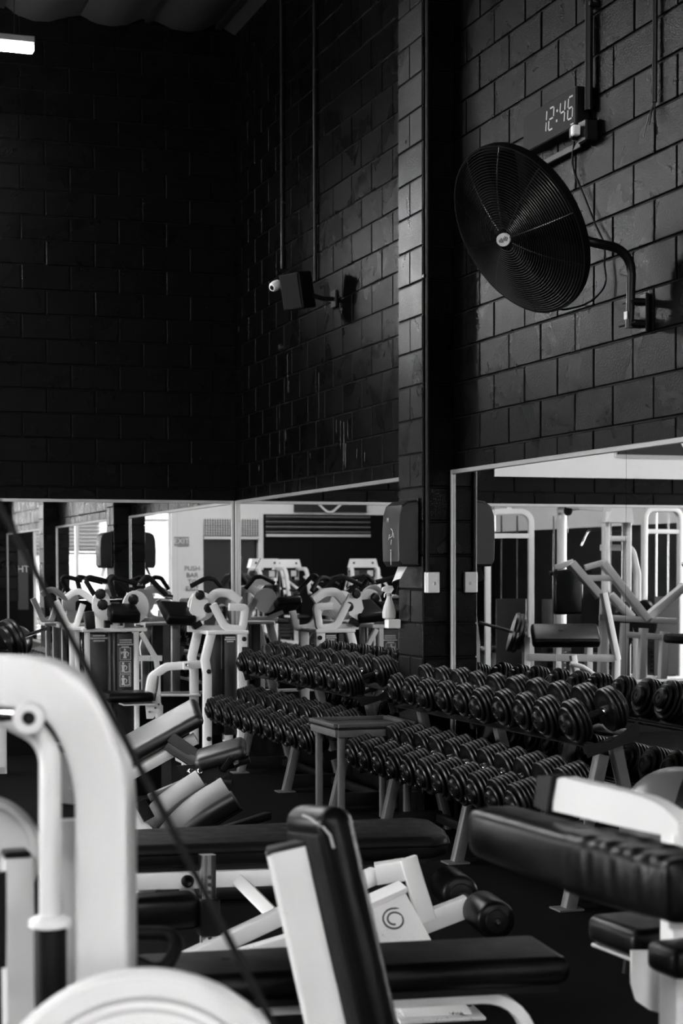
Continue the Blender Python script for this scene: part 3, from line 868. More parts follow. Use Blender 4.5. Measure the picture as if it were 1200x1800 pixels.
pf = [(i * 5 + j, i * 5 + j + 1, (i + 1) * 5 + j + 1, (i + 1) * 5 + j) for i in range(6) for j in range(4)]
n0 = len(pv); pv += [(x + .001, y, z - .001) for x, y, z in pv]; pf += [tuple(reversed([a + n0 for a in f])) for f in pf]
tag(ob('paper_towel', MB().add(pv, pf), mat('paper', 0.62, 0.8)), 'crumpled white paper towel hanging out of the dispenser', 'paper towel')
sw = thing('switch_box', 'white surface switch box on the side of the pilaster', 'switch', (-0.135, -4.815, 1.18))
ob('back_box', MB().rbox((-0.139, -4.813, 1.242), (0.082, 0.03, 0.121), 0.004, 1), 'white_plastic', sw)
ob('cover_plate', MB().rbox((-0.133, -4.832, 1.242), (0.076, 0.01, 0.121), 0.003, 1), 'white_plastic', sw)
ob('rocker', MB().rbox((-0.128, -4.838, 1.236), (0.014, 0.005, 0.018), 0.001, 1), mat('pale_grey_plastic', 0.45, 0.4), sw)
t = thing('conduit', 'thin black conduit running down the pilaster side to the switch box', 'conduit', (-0.163, -4.82, 1.3), 'black conduits on the block walls')
ob('pipe', MB().tube([(-0.165, -4.818, 1.30), (-0.165, -4.818, 5.88)], 0.0125, 10), 'dark_steel', t)
ob('saddle_clip', MB().rbox((-0.165, -4.808, 3.02), (0.05, 0.03, 0.02), 0.003, 1), 'dark_steel', t)
# spray bottle
bp_ = V((-0.262, -4.43, 1.02))
sb = thing('spray_bottle', 'translucent white spray bottle in a holder at the pilaster edge', 'bottle', tuple(bp_))
vs = []; fs = []; rings = [(0.0, 0.030, 0.020), (0.006, 0.041, 0.028), (0.04, 0.042, 0.029), (0.075, 0.034, 0.026), (0.11, 0.021, 0.020), (0.13, 0.014, 0.014), (0.14, 0.0135, 0.0135)]
for h, rx, ry in rings:
    for i in range(20):
        a = 2 * math.pi * i / 20; vs.append(bp_ + V((rx * math.cos(a), ry * math.sin(a), h)))
for j in range(len(rings) - 1):
    for i in range(20): fs.append((j * 20 + i, j * 20 + (i + 1) % 20, (j + 1) * 20 + (i + 1) % 20, (j + 1) * 20 + i))
fs.append(tuple(range(20))); fs.append(tuple(range(len(rings) * 20 - 20, len(rings) * 20)))
ob('bottle_body', MB().add(vs, fs), mat('milky_plastic', 0.6, 0.35), sb)
ob('collar', MB().lathe([(0.0165, 0.137), (0.0165, 0.155), (0, 0.155)], bp_, (0, 0, 1), 18), mat('grey_cap', 0.3, 0.4), sb)
ob('spray_head', MB().prism([(-0.03, 0.165), (-0.045, 0.17), (-0.04, 0.19), (-0.01, 0.202), (0.02, 0.2), (0.028, 0.18), (0.012, 0.155), (-0.01, 0.155)], bp_, (1, 0, 0), (0, 0, 1), 0.018), 'white_plastic', sb)
ob('trigger', MB().tube([bp_ + V((-0.012, 0, 0.168)), bp_ + V((-0.028, 0, 0.15)), bp_ + V((-0.03, 0, 0.13))], 0.004, 6), 'white_plastic', sb)
hd = tag(ob('bottle_holder', MB().rbox((-0.238, -4.43, 0.99), (0.085, 0.06, 0.056), 0.006, 1), 'white_plastic'), 'white bracket box on the pilaster under the spray bottle', 'holder')
# everything fixed to the wall hangs one block course higher than drawn
for o in [x for x in bpy.data.objects if x not in _before and x.parent is None]: o.location.z += 0.2

# drips and scuffs of pale paint on the far bay
def onwall(u, v):
    d = _f + _r2 * ((u - 600) / FPX) + _u2 * ((1130.62 - v) / FPX); return CAM + d * ((-0.004 - CAM.x) / d.x)
DR = mat('pale_paint_drip', 0.05, 0.6, var=0.6, vscale=40)
for u, v0, v1, w_ in ((604, 742, 818, 0.012), (598, 740, 790, 0.007), (611, 736, 770, 0.008), (607, 780, 822, 0.02), (591, 738, 762, 0.006), (505, 622, 690, 0.006), (507, 668, 690, 0.012), (560, 655, 742, 0.004), (491, 705, 745, 0.004), (491, 757, 800, 0.004), (502, 756, 775, 0.012), (627, 790, 806, 0.012), (641, 795, 812, 0.01), (601, 473, 500, 0.008), (583, 452, 462, 0.012), (600, 541, 552, 0.02), (455, 818, 828, 0.016), (545, 797, 806, 0.006), (571, 525, 545, 0.004), (419, 575, 582, 0.006)):
    a = onwall(u, v0); b = onwall(u, v1); n_ = 6; pts = []
    for i in range(n_ + 1):
        q_ = i / n_; pts.append(V((-0.004, a.y + random.uniform(-.3, .3) * w_, a.z + (b.z - a.z) * q_)))
    sc_ = [random.uniform(0.4, 1.2) for _ in pts]; sc_[-1] = 0.25
    o = ob('paint_drip', MB().sweep(pts, [(w_ / 2, 0.0012), (-w_ / 2, 0.0012), (-w_ / 2, -0.0012), (w_ / 2, -0.0012)], (1, 0, 0), scales=sc_), DR, wr)

# ------------------------------------------------------------------ survey helpers: a sighted point on a known plane or at a known distance
K = 1.5275 / 1.3275   # equipment drawn at a 1.3275 m eye level, then enlarged to its true size
EYE0 = V((CAM.x, CAM.y, 1.3275))


def enlarge(root):
    root.location = CAM + (V(root.location) - EYE0) * K
    root.scale = (K, K, K)


def _ray(u, v):
    return _f + _r2 * ((u - 600) / FPX) + _u2 * ((1130.62 - v) / FPX)


def atY(u, v, y):
    d = _ray(u, v); return CAM + d * ((y - CAM.y) / d.y)


def atZ(u, v, z):
    d = _ray(u, v); return EYE0 + d * ((z - EYE0.z) / d.z)


def atD(u, v, dist):
    return EYE0 + _ray(u, v) * dist


def knob(p, ax, r, parent, name='bolt_cap', m='black_plastic'):
    return ob(name, MB().lathe([(r, 0), (r, 0.012), (r * 0.7, 0.018), (r * 0.4, 0.014), (0, 0.014)], p, ax, 16), m, parent)


def pad(parent, name, c, size, M=None, r=0.025, m='vinyl', board=True):
    o = ob(name, MB().rbox(c, size, r, 4, M), m, parent, sharp=60)
    return o


def print_lines(widths, h):
    # lines of print too small to read: rows of short strokes
    mb = MB(); rr = random.Random(5)
    for i, w_ in enumerate(widths):
        x = -w_ / 2
        while x < w_ / 2:
            d = rr.uniform(0.5, 0.9) * h * 0.5; mb.box((x + d / 2, (len(widths) / 2 - .5 - i) * h, 0), (d, h * 0.62, 0.001)); x += d + h * 0.16
    return mesh_of(mb, 'ink', 'shroud_lettering')


UP = V((0, 0, 1)); DN = V((0, -1, 0))


# ------------------------------------------------------------------ curl machine right of the placard machine, by the far rack (seat to its left)
NY_, FY_ = -1.34, -0.92
mb_ = thing('curl_machine', 'white curl machine with dark weight shrouds and black seat beside the far dumbbell rack', 'exercise machine', (-0.6, -1.1, 0))
def q(u, v, y=NY_): return atY(u, v, y)
for yy, nm in ((NY_, 'front_post'), (FY_, 'rear_post')):
    pl_ = [q(371, 1114), q(360, 1160), q(364, 1185), q(364, 1317)]
    dy = V((0, yy - NY_, 0))
    ob(nm, MB().beam([p + dy for p in pl_], 0.066, 0.055, (0, 1, 0)), 'white', mb_)
    pr = [q(425, 1114), q(425, 1312)]
    ob(nm, MB().beam([p + dy for p in pr], 0.075, 0.06, (0, 1, 0)), 'white', mb_)
tp0 = q(362, 1112); tp1 = q(435, 1112)
ob('top_plate', MB().rbox(((tp0.x + tp1.x) / 2, -1.13, tp0.z), (tp1.x - tp0.x, 0.50, 0.03), 0.006, 1), 'white', mb_)
for u0, u1, yy in ((373, 391, NY_ + 0.03), (394, 416, NY_ + 0.01)):
    a = q(u0, 1116); b = q(u1, 1292)
    o = ob('weight_shroud', MB().rbox(((a.x + b.x) / 2, yy + 0.06, (a.z + b.z) / 2), (b.x - a.x, 0.14, a.z - b.z), 0.01, 2), 'grey_plastic', mb_)
tm_ = print_lines((0.07, 0.085, 0.05), 0.016); p_ = q(404, 1124, NY_)
sub('shroud_lettering', tm_, mb_, p_ - ROOT[mb_] + V((0, -0.003, 0)), (R(90), 0, 0))
ob('guide_rod', MB().tube([q(392.5, 1114, NY_ + .1), q(392.5, 1300, NY_ + .1)], 0.011, 10), 'chrome', mb_)
for (a, b) in ((q(368, 1296), q(428, 1310)), (q(364, 1312), q(320, 1318))):
    ob('base_beam', MB().beam([V((a.x, a.y, 0.05)), V((b.x, b.y - 0.1 if b.x > a.x else b.y, 0.05))], 0.05, 0.07), 'white', mb_)
ob('base_beam', MB().beam([V((-0.74, NY_, 0.04)), V((-0.74, FY_, 0.04))], 0.05, 0.06), 'white', mb_)
for u, v in ((365, 1180), (365, 1298), (427, 1123)): knob(q(u, v) + V((0, -0.028, 0)), DN, 0.018, mb_)
ob('rack_label_plate', MB().box(q(430, 1155) + V((0, -0.029, 0)), (0.06, 0.004, 0.16)), 'grey_plastic', mb_)
# U-shaped yoke in front of the top plate
ob('yoke', MB().beam(fillet([q(374, 1062), q(396, 1104), q(426, 1106), q(431, 1068), q(402, 1067)], [0.09, 0.03, 0.02], 6), 0.058, 0.045, DN, 0.006), 'white', mb_)
ob('yoke', MB().beam(fillet([q(374, 1062, -1.00), q(396, 1104, -1.00), q(424, 1106, -1.00), q(430, 1075, -1.00)], [0.09, 0.03], 6), 0.05, 0.042, DN, 0.006), 'white', mb_)
# arched lever with its black end block
yl = -1.22
ob('lever_arm', MB().beam(fillet([q(421, 1056, yl), q(402, 1043, yl), q(380, 1041, yl), q(344, 1084, yl)], [0.1, 0.08], 6), 0.068, 0.055, DN, 0.008), 'white', mb_)
M_b = frame_rot((q(352, 1105, yl) - q(338, 1080, yl)), DN)
pad(mb_, 'end_block', q(341, 1091, yl), (0.125, 0.075, 0.08), M_b, 0.01, 'black_plastic')
c = q(352, 1066, -1.10)
ob('cam_disc', MB().prism([(0.105 * math.cos(a) * (1.1 if math.cos(a) > 0 else 0.95), 0.115 * math.sin(a)) for a in [2 * math.pi * i / 32 for i in range(32)]], c, (1, 0, 0), (0, 0, 1), 0.035), 'white', mb_)
c2 = q(346, 1066, -1.25)
ob('cam_disc', MB().prism([(-0.03, 0.10), (0.06, 0.09), (0.09, 0.03), (0.06, -0.08), (-0.01, -0.12), (-0.06, -0.03)], c2, (1, 0, 0), (0, 0, 1), 0.03), 'white', mb_)
for u, v, yy in ((366, 1069, -1.30), (351, 1046, -1.29)):
    ob('star_knob', MB().lathe([(0.035, -0.01), (0.04, 0.01), (0.028, 0.03), (0, 0.032)], q(u, v, yy), DN, 9), 'black_plastic', mb_)
ob('handle', MB().tube(fillet([q(336, 1030, -1.25), q(362, 1016, -1.22), q(377, 1018, -1.20), q(395, 1040, -1.16)], [0.08, 0.05], 6), 0.019, 12), 'grip', mb_)
ob('handle', MB().tube(fillet([q(336, 1030, -0.92), q(362, 1016, -0.94), q(377, 1018, -0.96), q(395, 1040, -1.00)], [0.08, 0.05], 6), 0.019, 12), 'grip', mb_)
Mp = frame_rot((1, 0, -0.06), (0, -0.35, 1))
ep = pad(mb_, 'elbow_pad', q(312, 1078, -1.12), (0.235, 0.34, 0.085), Mp, 0.025)
ob('cross_beam', MB().beam([q(330, 1105, -1.15), q(388, 1105, -1.15)], 0.05, 0.05), 'white', mb_)
ob('pad_arm', MB().beam([q(318, 1090, -1.12), q(345, 1102, -1.12)], 0.04, 0.04), 'white', mb_)
# seat on its bent arm
ob('seat_arm', MB().beam(fillet([q(360, 1167, -1.15), q(292, 1172, -1.15), q(266, 1190, -1.15), q(262, 1218, -1.15)], [0.1, 0.06], 6), 0.062, 0.055, DN, 0.008), 'white', mb_)
ob('seat_arm_joint', MB().rbox(q(327, 1170, -1.19), (0.05, 0.02, 0.065), 0.004, 1), 'white', mb_)
knob(q(327, 1169, -1.20), DN, 0.014, mb_, 'bolt', 'chrome')
ob('seat_bracket', MB().prism([(-0.02, 0.05), (0.07, 0.06), (0.10, -0.02), (0.03, -0.12), (-0.02, -0.12), (-0.03, 0)], q(262, 1236, -1.18), (1, 0, 0), (0, 0, 1), 0.012), 'white', mb_)
for du, dv in ((2, -5), (-5, 2), (16, 5), (10, 11), (0, 18)): knob(q(262 + du, 1233 + dv, -1.19), DN, 0.01, mb_, 'bolt', 'chrome')
ob('adjust_strut', MB().tube([q(277, 1188, -1.18), q(274, 1212, -1.18), q(270, 1232, -1.18)], 0.014, 8), 'chrome', mb_)
pad(mb_, 'seat_pad', q(222, 1224, -1.16), (0.37, 0.36, 0.075), None, 0.03)
ob('seat_plate', MB().box(q(240, 1237, -1.16), (0.24, 0.2, 0.012)), 'white', mb_)
ob('seat_post', MB().beam([q(280, 1240, -1.10), q(280, 1316, -1.10)], 0.05, 0.05, (1, 0, 0)), 'white', mb_)
ob('side_rail', MB().beam([q(282, 1222, -0.95), q(352, 1222, -0.95)], 0.03, 0.02), 'white', mb_)

# ------------------------------------------------------------------ placard machine, close to the back wall
NA, FA = -0.78, -0.32
ma = thing('placard_machine', 'white arm machine with instruction placards standing close to the back wall mirror', 'exercise machine', (-1.25, -0.55, 0))
def qa(u, v, y=NA): return atY(u, v, y)
def dz(p, z): return V((p.x, p.y, z))
for u in (153, 239):
    for yy in (NA, FA):
        p = qa(u, 1110); ob('post', MB().beam([V((p.x, yy, 0.0)), V((p.x, yy, p.z))], 0.04, 0.045, (0, 1, 0)), 'white', ma)
a = qa(143, 1108); b = qa(257, 1108)
ob('top_plate', MB().rbox(((a.x + b.x) / 2, -0.55, a.z), (b.x - a.x, 0.54, 0.03), 0.006, 1), 'white', ma)
for u0, u1, nm in ((158, 188, 'weight_shroud'), (205, 235, 'weight_shroud')):
    a = qa(u0, 1113); b = qa(u1, 1113)
    so = ob(nm, MB().rbox(((a.x + b.x) / 2, NA + 0.09, 0.53), (b.x - a.x, 0.18, a.z * 2 - 1.06), 0.01, 2), 'grey_plastic', ma)
for u in (191, 201):
    p = qa(u, 1112, NA + 0.1); ob('guide_rod', MB().tube([dz(p, 0.06), p], 0.016, 10), 'alu', ma)
sub('shroud_lettering', print_lines((0.09, 0.13, 0.08), 0.02), ma, qa(173, 1122) - ROOT[ma] + V((0, -0.003, 0)), (R(90), 0, 0))
sub('shroud_lettering', print_lines((0.09, 0.09, 0.12, 0.06), 0.018), ma, qa(220, 1131) - ROOT[ma] + V((0, -0.003, 0)), (R(90), 0, 0))
for k, v in enumerate((1149, 1173, 1196)):
    p = qa(220, v) + V((0, -0.004, 0))
    pc = ob('placard', MB().box(p, (0.088, 0.004, 0.096)), mat('placard_dark_%d' % k, 0.05, 0.5), ma)
    mb = MB()
    for s_ in (-1, 1):
        mb.box(p + V((s_ * 0.043, -0.0025, 0)), (0.003, 0.002, 0.096)); mb.box(p + V((0, -0.0025, s_ * 0.047)), (0.088, 0.002, 0.003))
    ob('placard_border', mb, 'ink', pc)
    fig = MB(); dx = -0.004 if k == 0 else -0.018
    fig.uvball(p + V((dx, -0.003, 0.032)), 0.009, 10, 6, (1, .2, 1))
    fig.prism([(-0.014, 0.02), (0.014, 0.02), (0.009, -0.014), (0.015, -0.036), (-0.015, -0.036), (-0.009, -0.014)], p + V((dx, -0.003, 0)), (1, 0, 0), (0, 0, 1), 0.002)
    fig.sweep([p + V((dx + 0.014, -0.003, 0.016)), p + V((dx + 0.03, -0.003, 0.004)), p + V((dx + 0.022, -0.003, -0.02))], rrect(0.007, 0.002, 0.0008), DN)
    fig.sweep([p + V((dx - 0.014, -0.003, 0.016)), p + V((dx - 0.026, -0.003, 0.0)), p + V((dx - 0.03, -0.003, 0.02))] if k == 0 else [p + V((0.03, -0.003, 0.035)), p + V((0.033, -0.003, -0.035)), p + V((-0.01, -0.003, -0.038))], rrect(0.006, 0.002, 0.0008), DN)
    ob('placard_figure', fig, 'ink', pc)
# right-hand braces
ob('brace', MB().beam(fillet([qa(247, 1112), qa(274, 1158), qa(277, 1178)], [0.1], 4), 0.04, 0.045, DN), 'white', ma)
ob('cross_beam', MB().beam([qa(236, 1157), qa(284, 1157)], 0.04, 0.045), 'white', ma)
knob(qa(264, 1157) + V((0, -0.025, 0)), DN, 0.012, ma, 'bolt', 'chrome')
p = qa(277, 1170); ob('brace_post', MB().beam([p, dz(p, 0)], 0.04, 0.045, (0, 1, 0)), 'white', ma)
ob('base_beam', MB().beam([V((-1.5, NA, 0.04)), V((-0.88, NA, 0.04))], 0.05, 0.06), 'white', ma)
ob('base_beam', MB().beam([V((-1.5, FA, 0.04)), V((-0.88, FA, 0.04))], 0.05, 0.06), 'white', ma)
# movement arms on top
for (u, v, r_, yy) in ((178, 1064, 0.10, -0.72), (238, 1066, 0.11, -0.60)):
    c = qa(u, v, yy)
    ob('cam_disc', MB().prism([(r_ * math.cos(t_) * (0.72 if u < 200 else 0.95), r_ * 1.15 * math.sin(t_)) for t_ in [2 * math.pi * i / 28 for i in range(28)]], c, (1, 0, 0), (0, 0, 1), 0.045), 'white', ma)
for (u, v, yy) in ((176, 1044, -0.78), (180, 1063, -0.79), (234, 1054, -0.66)):
    ob('star_knob', MB().lathe([(0.04, -0.01), (0.045, 0.01), (0.03, 0.03), (0, 0.032)], qa(u, v, yy), DN, 9), 'black_plastic', ma)
ob('pivot_mount', MB().beam([qa(178, 1080, -0.70), qa(178, 1106, -0.70)], 0.09, 0.06, (0, 1, 0)), 'white', ma)
ob('pivot_mount', MB().beam([qa(226, 1092, -0.66), qa(226, 1108, -0.66)], 0.08, 0.06, (0, 1, 0)), 'white', ma)
for u in (190, 199): ob('pivot_bush', MB().lathe([(0.035, -0.03), (0.035, 0.03)], qa(u, 1098, -0.75), (1, 0, 0), 16), 'black_plastic' if u < 195 else 'white', ma)
pad(ma, 'elbow_pad', qa(216, 1078, -0.78), (0.24, 0.24, 0.10), frame_rot((1, 0, -0.03), (0, -0.3, 1)), 0.025)
pad(ma, 'end_block', qa(157, 1090, -0.82), (0.075, 0.08, 0.135), frame_rot((1, 0, 0.1), (0.12, 0, 1)), 0.01, 'black_plastic')
ob('lever_arm', MB().beam(fillet([qa(117, 1050, -0.65), qa(128, 1042, -0.65), qa(140, 1039, -0.65), qa(166, 1058, -0.65)], [0.05, 0.06], 5), 0.05, 0.045, DN), 'white', ma)
ob('yoke', MB().beam(fillet([qa(99, 1056, -0.62), qa(119, 1100, -0.62), qa(133, 1102, -0.62), qa(146, 1062, -0.62)], [0.08, 0.04], 6), 0.045, 0.04, DN), 'white', ma)
ob('yoke_plate', MB().rbox(qa(133, 1104, -0.60), (0.17, 0.3, 0.025), 0.004, 1), 'white', ma)
ob('yoke_post', MB().beam([qa(126, 1106, -0.60), dz(qa(126, 1106, -0.60), 0)], 0.04, 0.045, (0, 1, 0)), 'white', ma)
ob('handle', MB().tube(fillet([qa(166, 1046, -0.60), qa(150, 1020, -0.58), qa(156, 1014, -0.58), qa(188, 1022, -0.56)], [0.05, 0.05], 6), 0.02, 12), 'grip', ma)
ob('handle', MB().tube(fillet([qa(202, 1052, -0.75), qa(193, 1020, -0.75), qa(198, 1015, -0.75), qa(240, 1026, -0.72)], [0.04, 0.06], 6), 0.021, 12), 'grip', ma)
ob('handle_collar', MB().tube([qa(192, 1054, -0.75), qa(214, 1053, -0.75)], 0.024, 12), 'chrome', ma)
ob('handle_hub', MB().lathe([(0.016, -0.03), (0.016, 0.03)], qa(244, 1026, -0.72), (1, 0, 0), 14), 'chrome', ma)
ob('handle', MB().tube(fillet([qa(245, 1026, -0.72), qa(256, 1014, -0.72), qa(262, 1015, -0.72), qa(292, 1046, -0.70)], [0.04, 0.05], 5), 0.021, 12), 'grip', ma)
ob('handle_collar', MB().tube([qa(290, 1048, -0.70), qa(303, 1050, -0.70)], 0.02, 10), 'chrome', ma)

# ------------------------------------------------------------------ adjustable benches between the machines and the near rack
def bench_dirs(u0, v0, u1, v1, dist0, dist1): return atD(u0, v0, dist0), atD(u1, v1, dist1)
b1 = thing('incline_bench', 'incline bench with raised shiny black back pad on a white bar', 'bench', (-1.95, -6.45, 0))
p0, p1 = atD(204, 1330, 8.0), atD(352, 1248, 8.0)
ax_ = (p1 - p0).normalized(); sd0 = V((0.30, -0.954, -0.04)); sd = (sd0 - ax_ * sd0.dot(ax_)).normalized(); nn = sd.cross(ax_); nn = nn if nn.z > 0 else -nn
Mb = Matrix((ax_, nn.cross(ax_), nn)).transposed()
pad(b1, 'back_pad', (p0 + p1) / 2 + nn * 0.0, ((p1 - p0).length, 0.235, 0.065), Mb, 0.03, 'vinyl_shiny')
ob('pad_bar', MB().beam([p0 - nn * 0.075 + sd * 0.085 - ax_ * 0.05, p1 - nn * 0.075 + sd * 0.085 - ax_ * 0.075], 0.05, 0.045, nn), 'white', b1)
sA, sB = atD(344, 1338, 7.7), atD(432, 1312, 7.7)
sx_ = (sB - sA).normalized(); sd1 = V((0.30, -0.954, 0.06)); sd1 = (sd1 - sx_ * sd1.dot(sx_)).normalized(); sn_ = sd1.cross(sx_); sn_ = sn_ if sn_.z > 0 else -sn_
Ms = Matrix((sx_, sn_.cross(sx_), sn_)).transposed()
pad(b1, 'seat_pad', (sA + sB) / 2, ((sB - sA).length, 0.22, 0.065), Ms, 0.028, 'vinyl_shiny')
ob('seat_bar', MB().beam([sA - sn_ * 0.06, sB - sn_ * 0.06], 0.05, 0.03, sn_), 'dark_steel', b1)
for off in (0.0, 0.1):
    d0 = atD(305 - off * 60, 1300 + off * 130, 7.9); d1 = atD(378 - off * 120, 1352 + off * 40, 7.7)
    ob('support_strut', MB().beam([d0, d1], 0.05, 0.055, DN), 'dark_steel', b1)
for u in (334, 350): knob(atD(u, 1356, 7.6), DN, 0.014, b1, 'bolt', 'chrome')
ob('pivot_plate', MB().prism([(-0.1, 0.03), (0.1, 0.05), (0.13, -0.01), (0.05, -0.06), (-0.05, -0.06)], atD(350, 1358, 7.66), (0.95, -0.3, 0), UP, 0.012), 'dark_steel', b1)
ob('seat_strut', MB().beam([atD(392, 1352, 7.62), atD(408, 1330, 7.6)], 0.03, 0.03, DN), 'dark_steel', b1)
ob('seat_strut', MB().beam([atD(378, 1372, 7.62), atD(408, 1375, 7.6)], 0.02, 0.02, DN), 'dark_steel', b1)
ob('adjust_pin', MB().tube([atD(412, 1345, 7.58), atD(420, 1341, 7.58)], 0.015, 8), 'chrome', b1)
g0 = atD(350, 1362, 7.7); ob('centre_post', MB().beam([g0, V((g0.x, g0.y, 0.03))], 0.055, 0.055, (1, 0, 0)), 'dark_steel', b1)
ob('floor_beam', MB().beam([V((g0.x - 0.45, g0.y + 0.08, 0.035)), V((g0.x + 0.42, g0.y - 0.1, 0.035))], 0.055, 0.055), 'dark_steel', b1)
ob('floor_foot', MB().beam([V((g0.x - 0.45, g0.y + 0.3, 0.03)), V((g0.x - 0.45, g0.y - 0.14, 0.03))], 0.05, 0.05), 'dark_steel', b1)
ob('floor_foot', MB().beam([V((g0.x + 0.42, g0.y + 0.12, 0.03)), V((g0.x + 0.42, g0.y - 0.32, 0.03))], 0.05, 0.05), 'dark_steel', b1)

b2 = thing('split_pad_bench', 'low bench with two curved shiny black pads side by side, behind the long flat bench', 'bench', (-2.2, -7.5, 0))
for (ua, va, ub, vb, dd, nm) in ((248, 1480, 360, 1380, 7.05, 'leg_pad'), (292, 1490, 404, 1394, 6.85, 'leg_pad')):
    a = atD(ua, va, dd); b = atD(ub, vb, dd); ax2 = (b - a).normalized()
    sd2 = V((0.30, -0.954, -0.18)); sd2 = (sd2 - ax2 * sd2.dot(ax2)).normalized(); n2 = sd2.cross(ax2); n2 = n2 if n2.z > 0 else -n2
    # curved pad: three sections
    mid = (a + b) / 2 + n2 * 0.035
    ob(nm, MB().sweep(fillet([a, mid, b], 0.5, 6), rrect(0.17, 0.085, 0.03, 4), n2), 'vinyl_shiny', b2, sharp=60)
    ob('pad_board', MB().sweep(fillet([a - n2 * 0.05, mid - n2 * 0.05, b - n2 * 0.05], 0.5, 6), rrect(0.14, 0.015, 0.004), n2), 'vinyl_worn', b2)
e = atD(330, 1470, 6.95)
ob('pad_post', MB().beam([e, V((e.x, e.y, 0.03))], 0.06, 0.06, (1, 0, 0)), 'dark_steel', b2)
ob('floor_beam', MB().beam([V((e.x - 0.5, e.y + 0.05, 0.03)), V((e.x + 0.40, e.y - 0.1, 0.03))], 0.06, 0.05), 'dark_steel', b2)
ob('floor_foot', MB().beam([atZ(385, 1462, 0.04), atZ(470, 1434, 0.04)], 0.045, 0.04), 'dark_steel', b2)
ob('tilt_bar', MB().beam([atD(205, 1395, 6.9), atD(262, 1468, 6.9)], 0.05, 0.05, DN), 'white', b2)
ob('tilt_sleeve', MB().beam([atD(245, 1408, 6.85), atD(262, 1440, 6.85)], 0.045, 0.04, DN), 'grip', b2)
ob('tilt_bar', MB().beam([atD(205, 1418, 6.95), atD(252, 1470, 6.95)], 0.04, 0.04, DN), 'white', b2)
ob('link_bar', MB().beam([atD(262, 1402, 7.2), atD(332, 1372, 7.2)], 0.03, 0.03, DN), 'steel', b2)

# low grey plyo box frame on the floor behind the incline bench
bx1 = thing('low_step_box', 'low grey step box with dark inset panel behind the incline bench', 'step box', (-1.9, -5.9, 0))
c0 = atZ(215, 1412, 0.0); c1 = atZ(302, 1400, 0.0)
fx = (c1 - c0).normalized(); fyv = V((-fx.y, fx.x, 0)); fyv = fyv if fyv.y > 0 else -fyv
Mx = Matrix((fx, fyv, UP)).transposed(); ln_ = (c1 - c0).length + 0.25; cc = (c0 + c1) / 2 - fx * 0.12 + fyv * 0.2
ob('body', MB().rbox(cc + V((0, 0, 0.15)), (ln_, 0.4, 0.30), 0.01, 1, Mx), 'steel', bx1)
ob('inset_panel', MB().rbox(cc + V((0, 0, 0.13)) - fyv * 0.2, (ln_ * 0.72, 0.012, 0.2), 0.004, 1, Mx), 'dark_steel', bx1)
ob('mat_top', MB().rbox(cc + V((0, 0, 0.315)), (ln_ + 0.04, 0.44, 0.035), 0.01, 1, Mx), 'rubber', bx1)

# ------------------------------------------------------------------ long bench with foam rollers (second from the front)
be = thing('roller_bench', 'white framed bench with long black pad, foam rollers and spiral emblem on its leg', 'bench', (-2.2, -8.9, 0))
e1 = V((0.9886, -0.149, 0)).normalized(); e2 = V((0.149, 0.9886, 0)).normalized()
o_ = V((-1.76, -9.07, 0.0))   # near right corner of the pad on plan
def eb(a, b, z): return o_ + e1 * a + e2 * b + UP * z
bm = bmesh.new()
out = [(-1.35, 0.0), (-0.06, 0.0), (0.0, 0.05), (0.03, 0.2), (0.03, 0.40), (-0.03, 0.47), (-0.45, 0.44), (-1.35, 0.34)]
vv = [bm.verts.new(eb(a, b, 0.455)) for a, b in out]; f_ = bm.faces.new(vv)
ret = bmesh.ops.extrude_face_region(bm, geom=[f_]); vs2 = [v for v in ret['geom'] if isinstance(v, bmesh.types.BMVert)]
for v in vs2: v.co.z -= 0.075
bmesh.ops.bevel(bm, geom=bm.edges[:], offset=0.030, segments=4, affect='EDGES', profile=0.5)
mb = MB(); bm.verts.index_update(); mb.add([v.co.copy() for v in bm.verts], [tuple(v.index for v in f.verts) for f in bm.faces]); bm.free()
pd = ob('long_pad', mb, 'vinyl_worn', be, sharp=60)
ob('pad_seam', MB().tube([eb(-1.33, -0.002, 0.425), eb(-0.06, -0.002, 0.425), eb(0.004, 0.05, 0.425), eb(0.032, 0.2, 0.425)], 0.0035, 6), 'vinyl', pd)
ob('pad_board', MB().prism([(a, b) for a, b in [(-1.3, 0.04), (-0.08, 0.04), (-0.02, 0.1), (-0.02, 0.4), (-1.3, 0.3)]], eb(0, 0, 0.372), e1, e2, 0.018), 'black_plastic', be)
ob('pad_rail', MB().beam([eb(-1.32, 0.05, 0.335), eb(-0.30, 0.05, 0.335)], 0.05, 0.055), 'white', be)
ob('pad_rail', MB().beam([eb(-1.32, 0.30, 0.335), eb(-0.10, 0.34, 0.335)], 0.05, 0.055), 'white', be)
# inclined main beam and braces
ob('main_beam', MB().beam([atD(305, 1698, 5.18), atD(500, 1607, 5.30), atD(660, 1538, 5.42)], 0.05, 0.06, e2), 'white', be)
ob('main_beam', MB().beam([atD(330, 1712, 5.12), atD(560, 1642, 5.22)], 0.055, 0.05, e2), 'white_worn', be)
ob('brace', MB().beam([atD(392, 1520, 5.62), atD(480, 1608, 5.45)], 0.042, 0.05, e2), 'white', be)
ob('brace', MB().beam([atD(312, 1520, 5.70), atD(345, 1610, 5.55)], 0.045, 0.05, e2), 'white', be)
ob('brace', MB().beam([atD(296, 1520, 5.62), eb(-1.2, 0.12, 0.05)], 0.045, 0.05, e2), 'white', be)
ob('rear_foot', MB().beam([eb(-1.2, -0.15, 0.03), eb(-1.2, 0.45, 0.03)], 0.06, 0.06), 'white_worn', be)
knob(eb(-0.86, 0.02, 0.335), DN, 0.02, be)
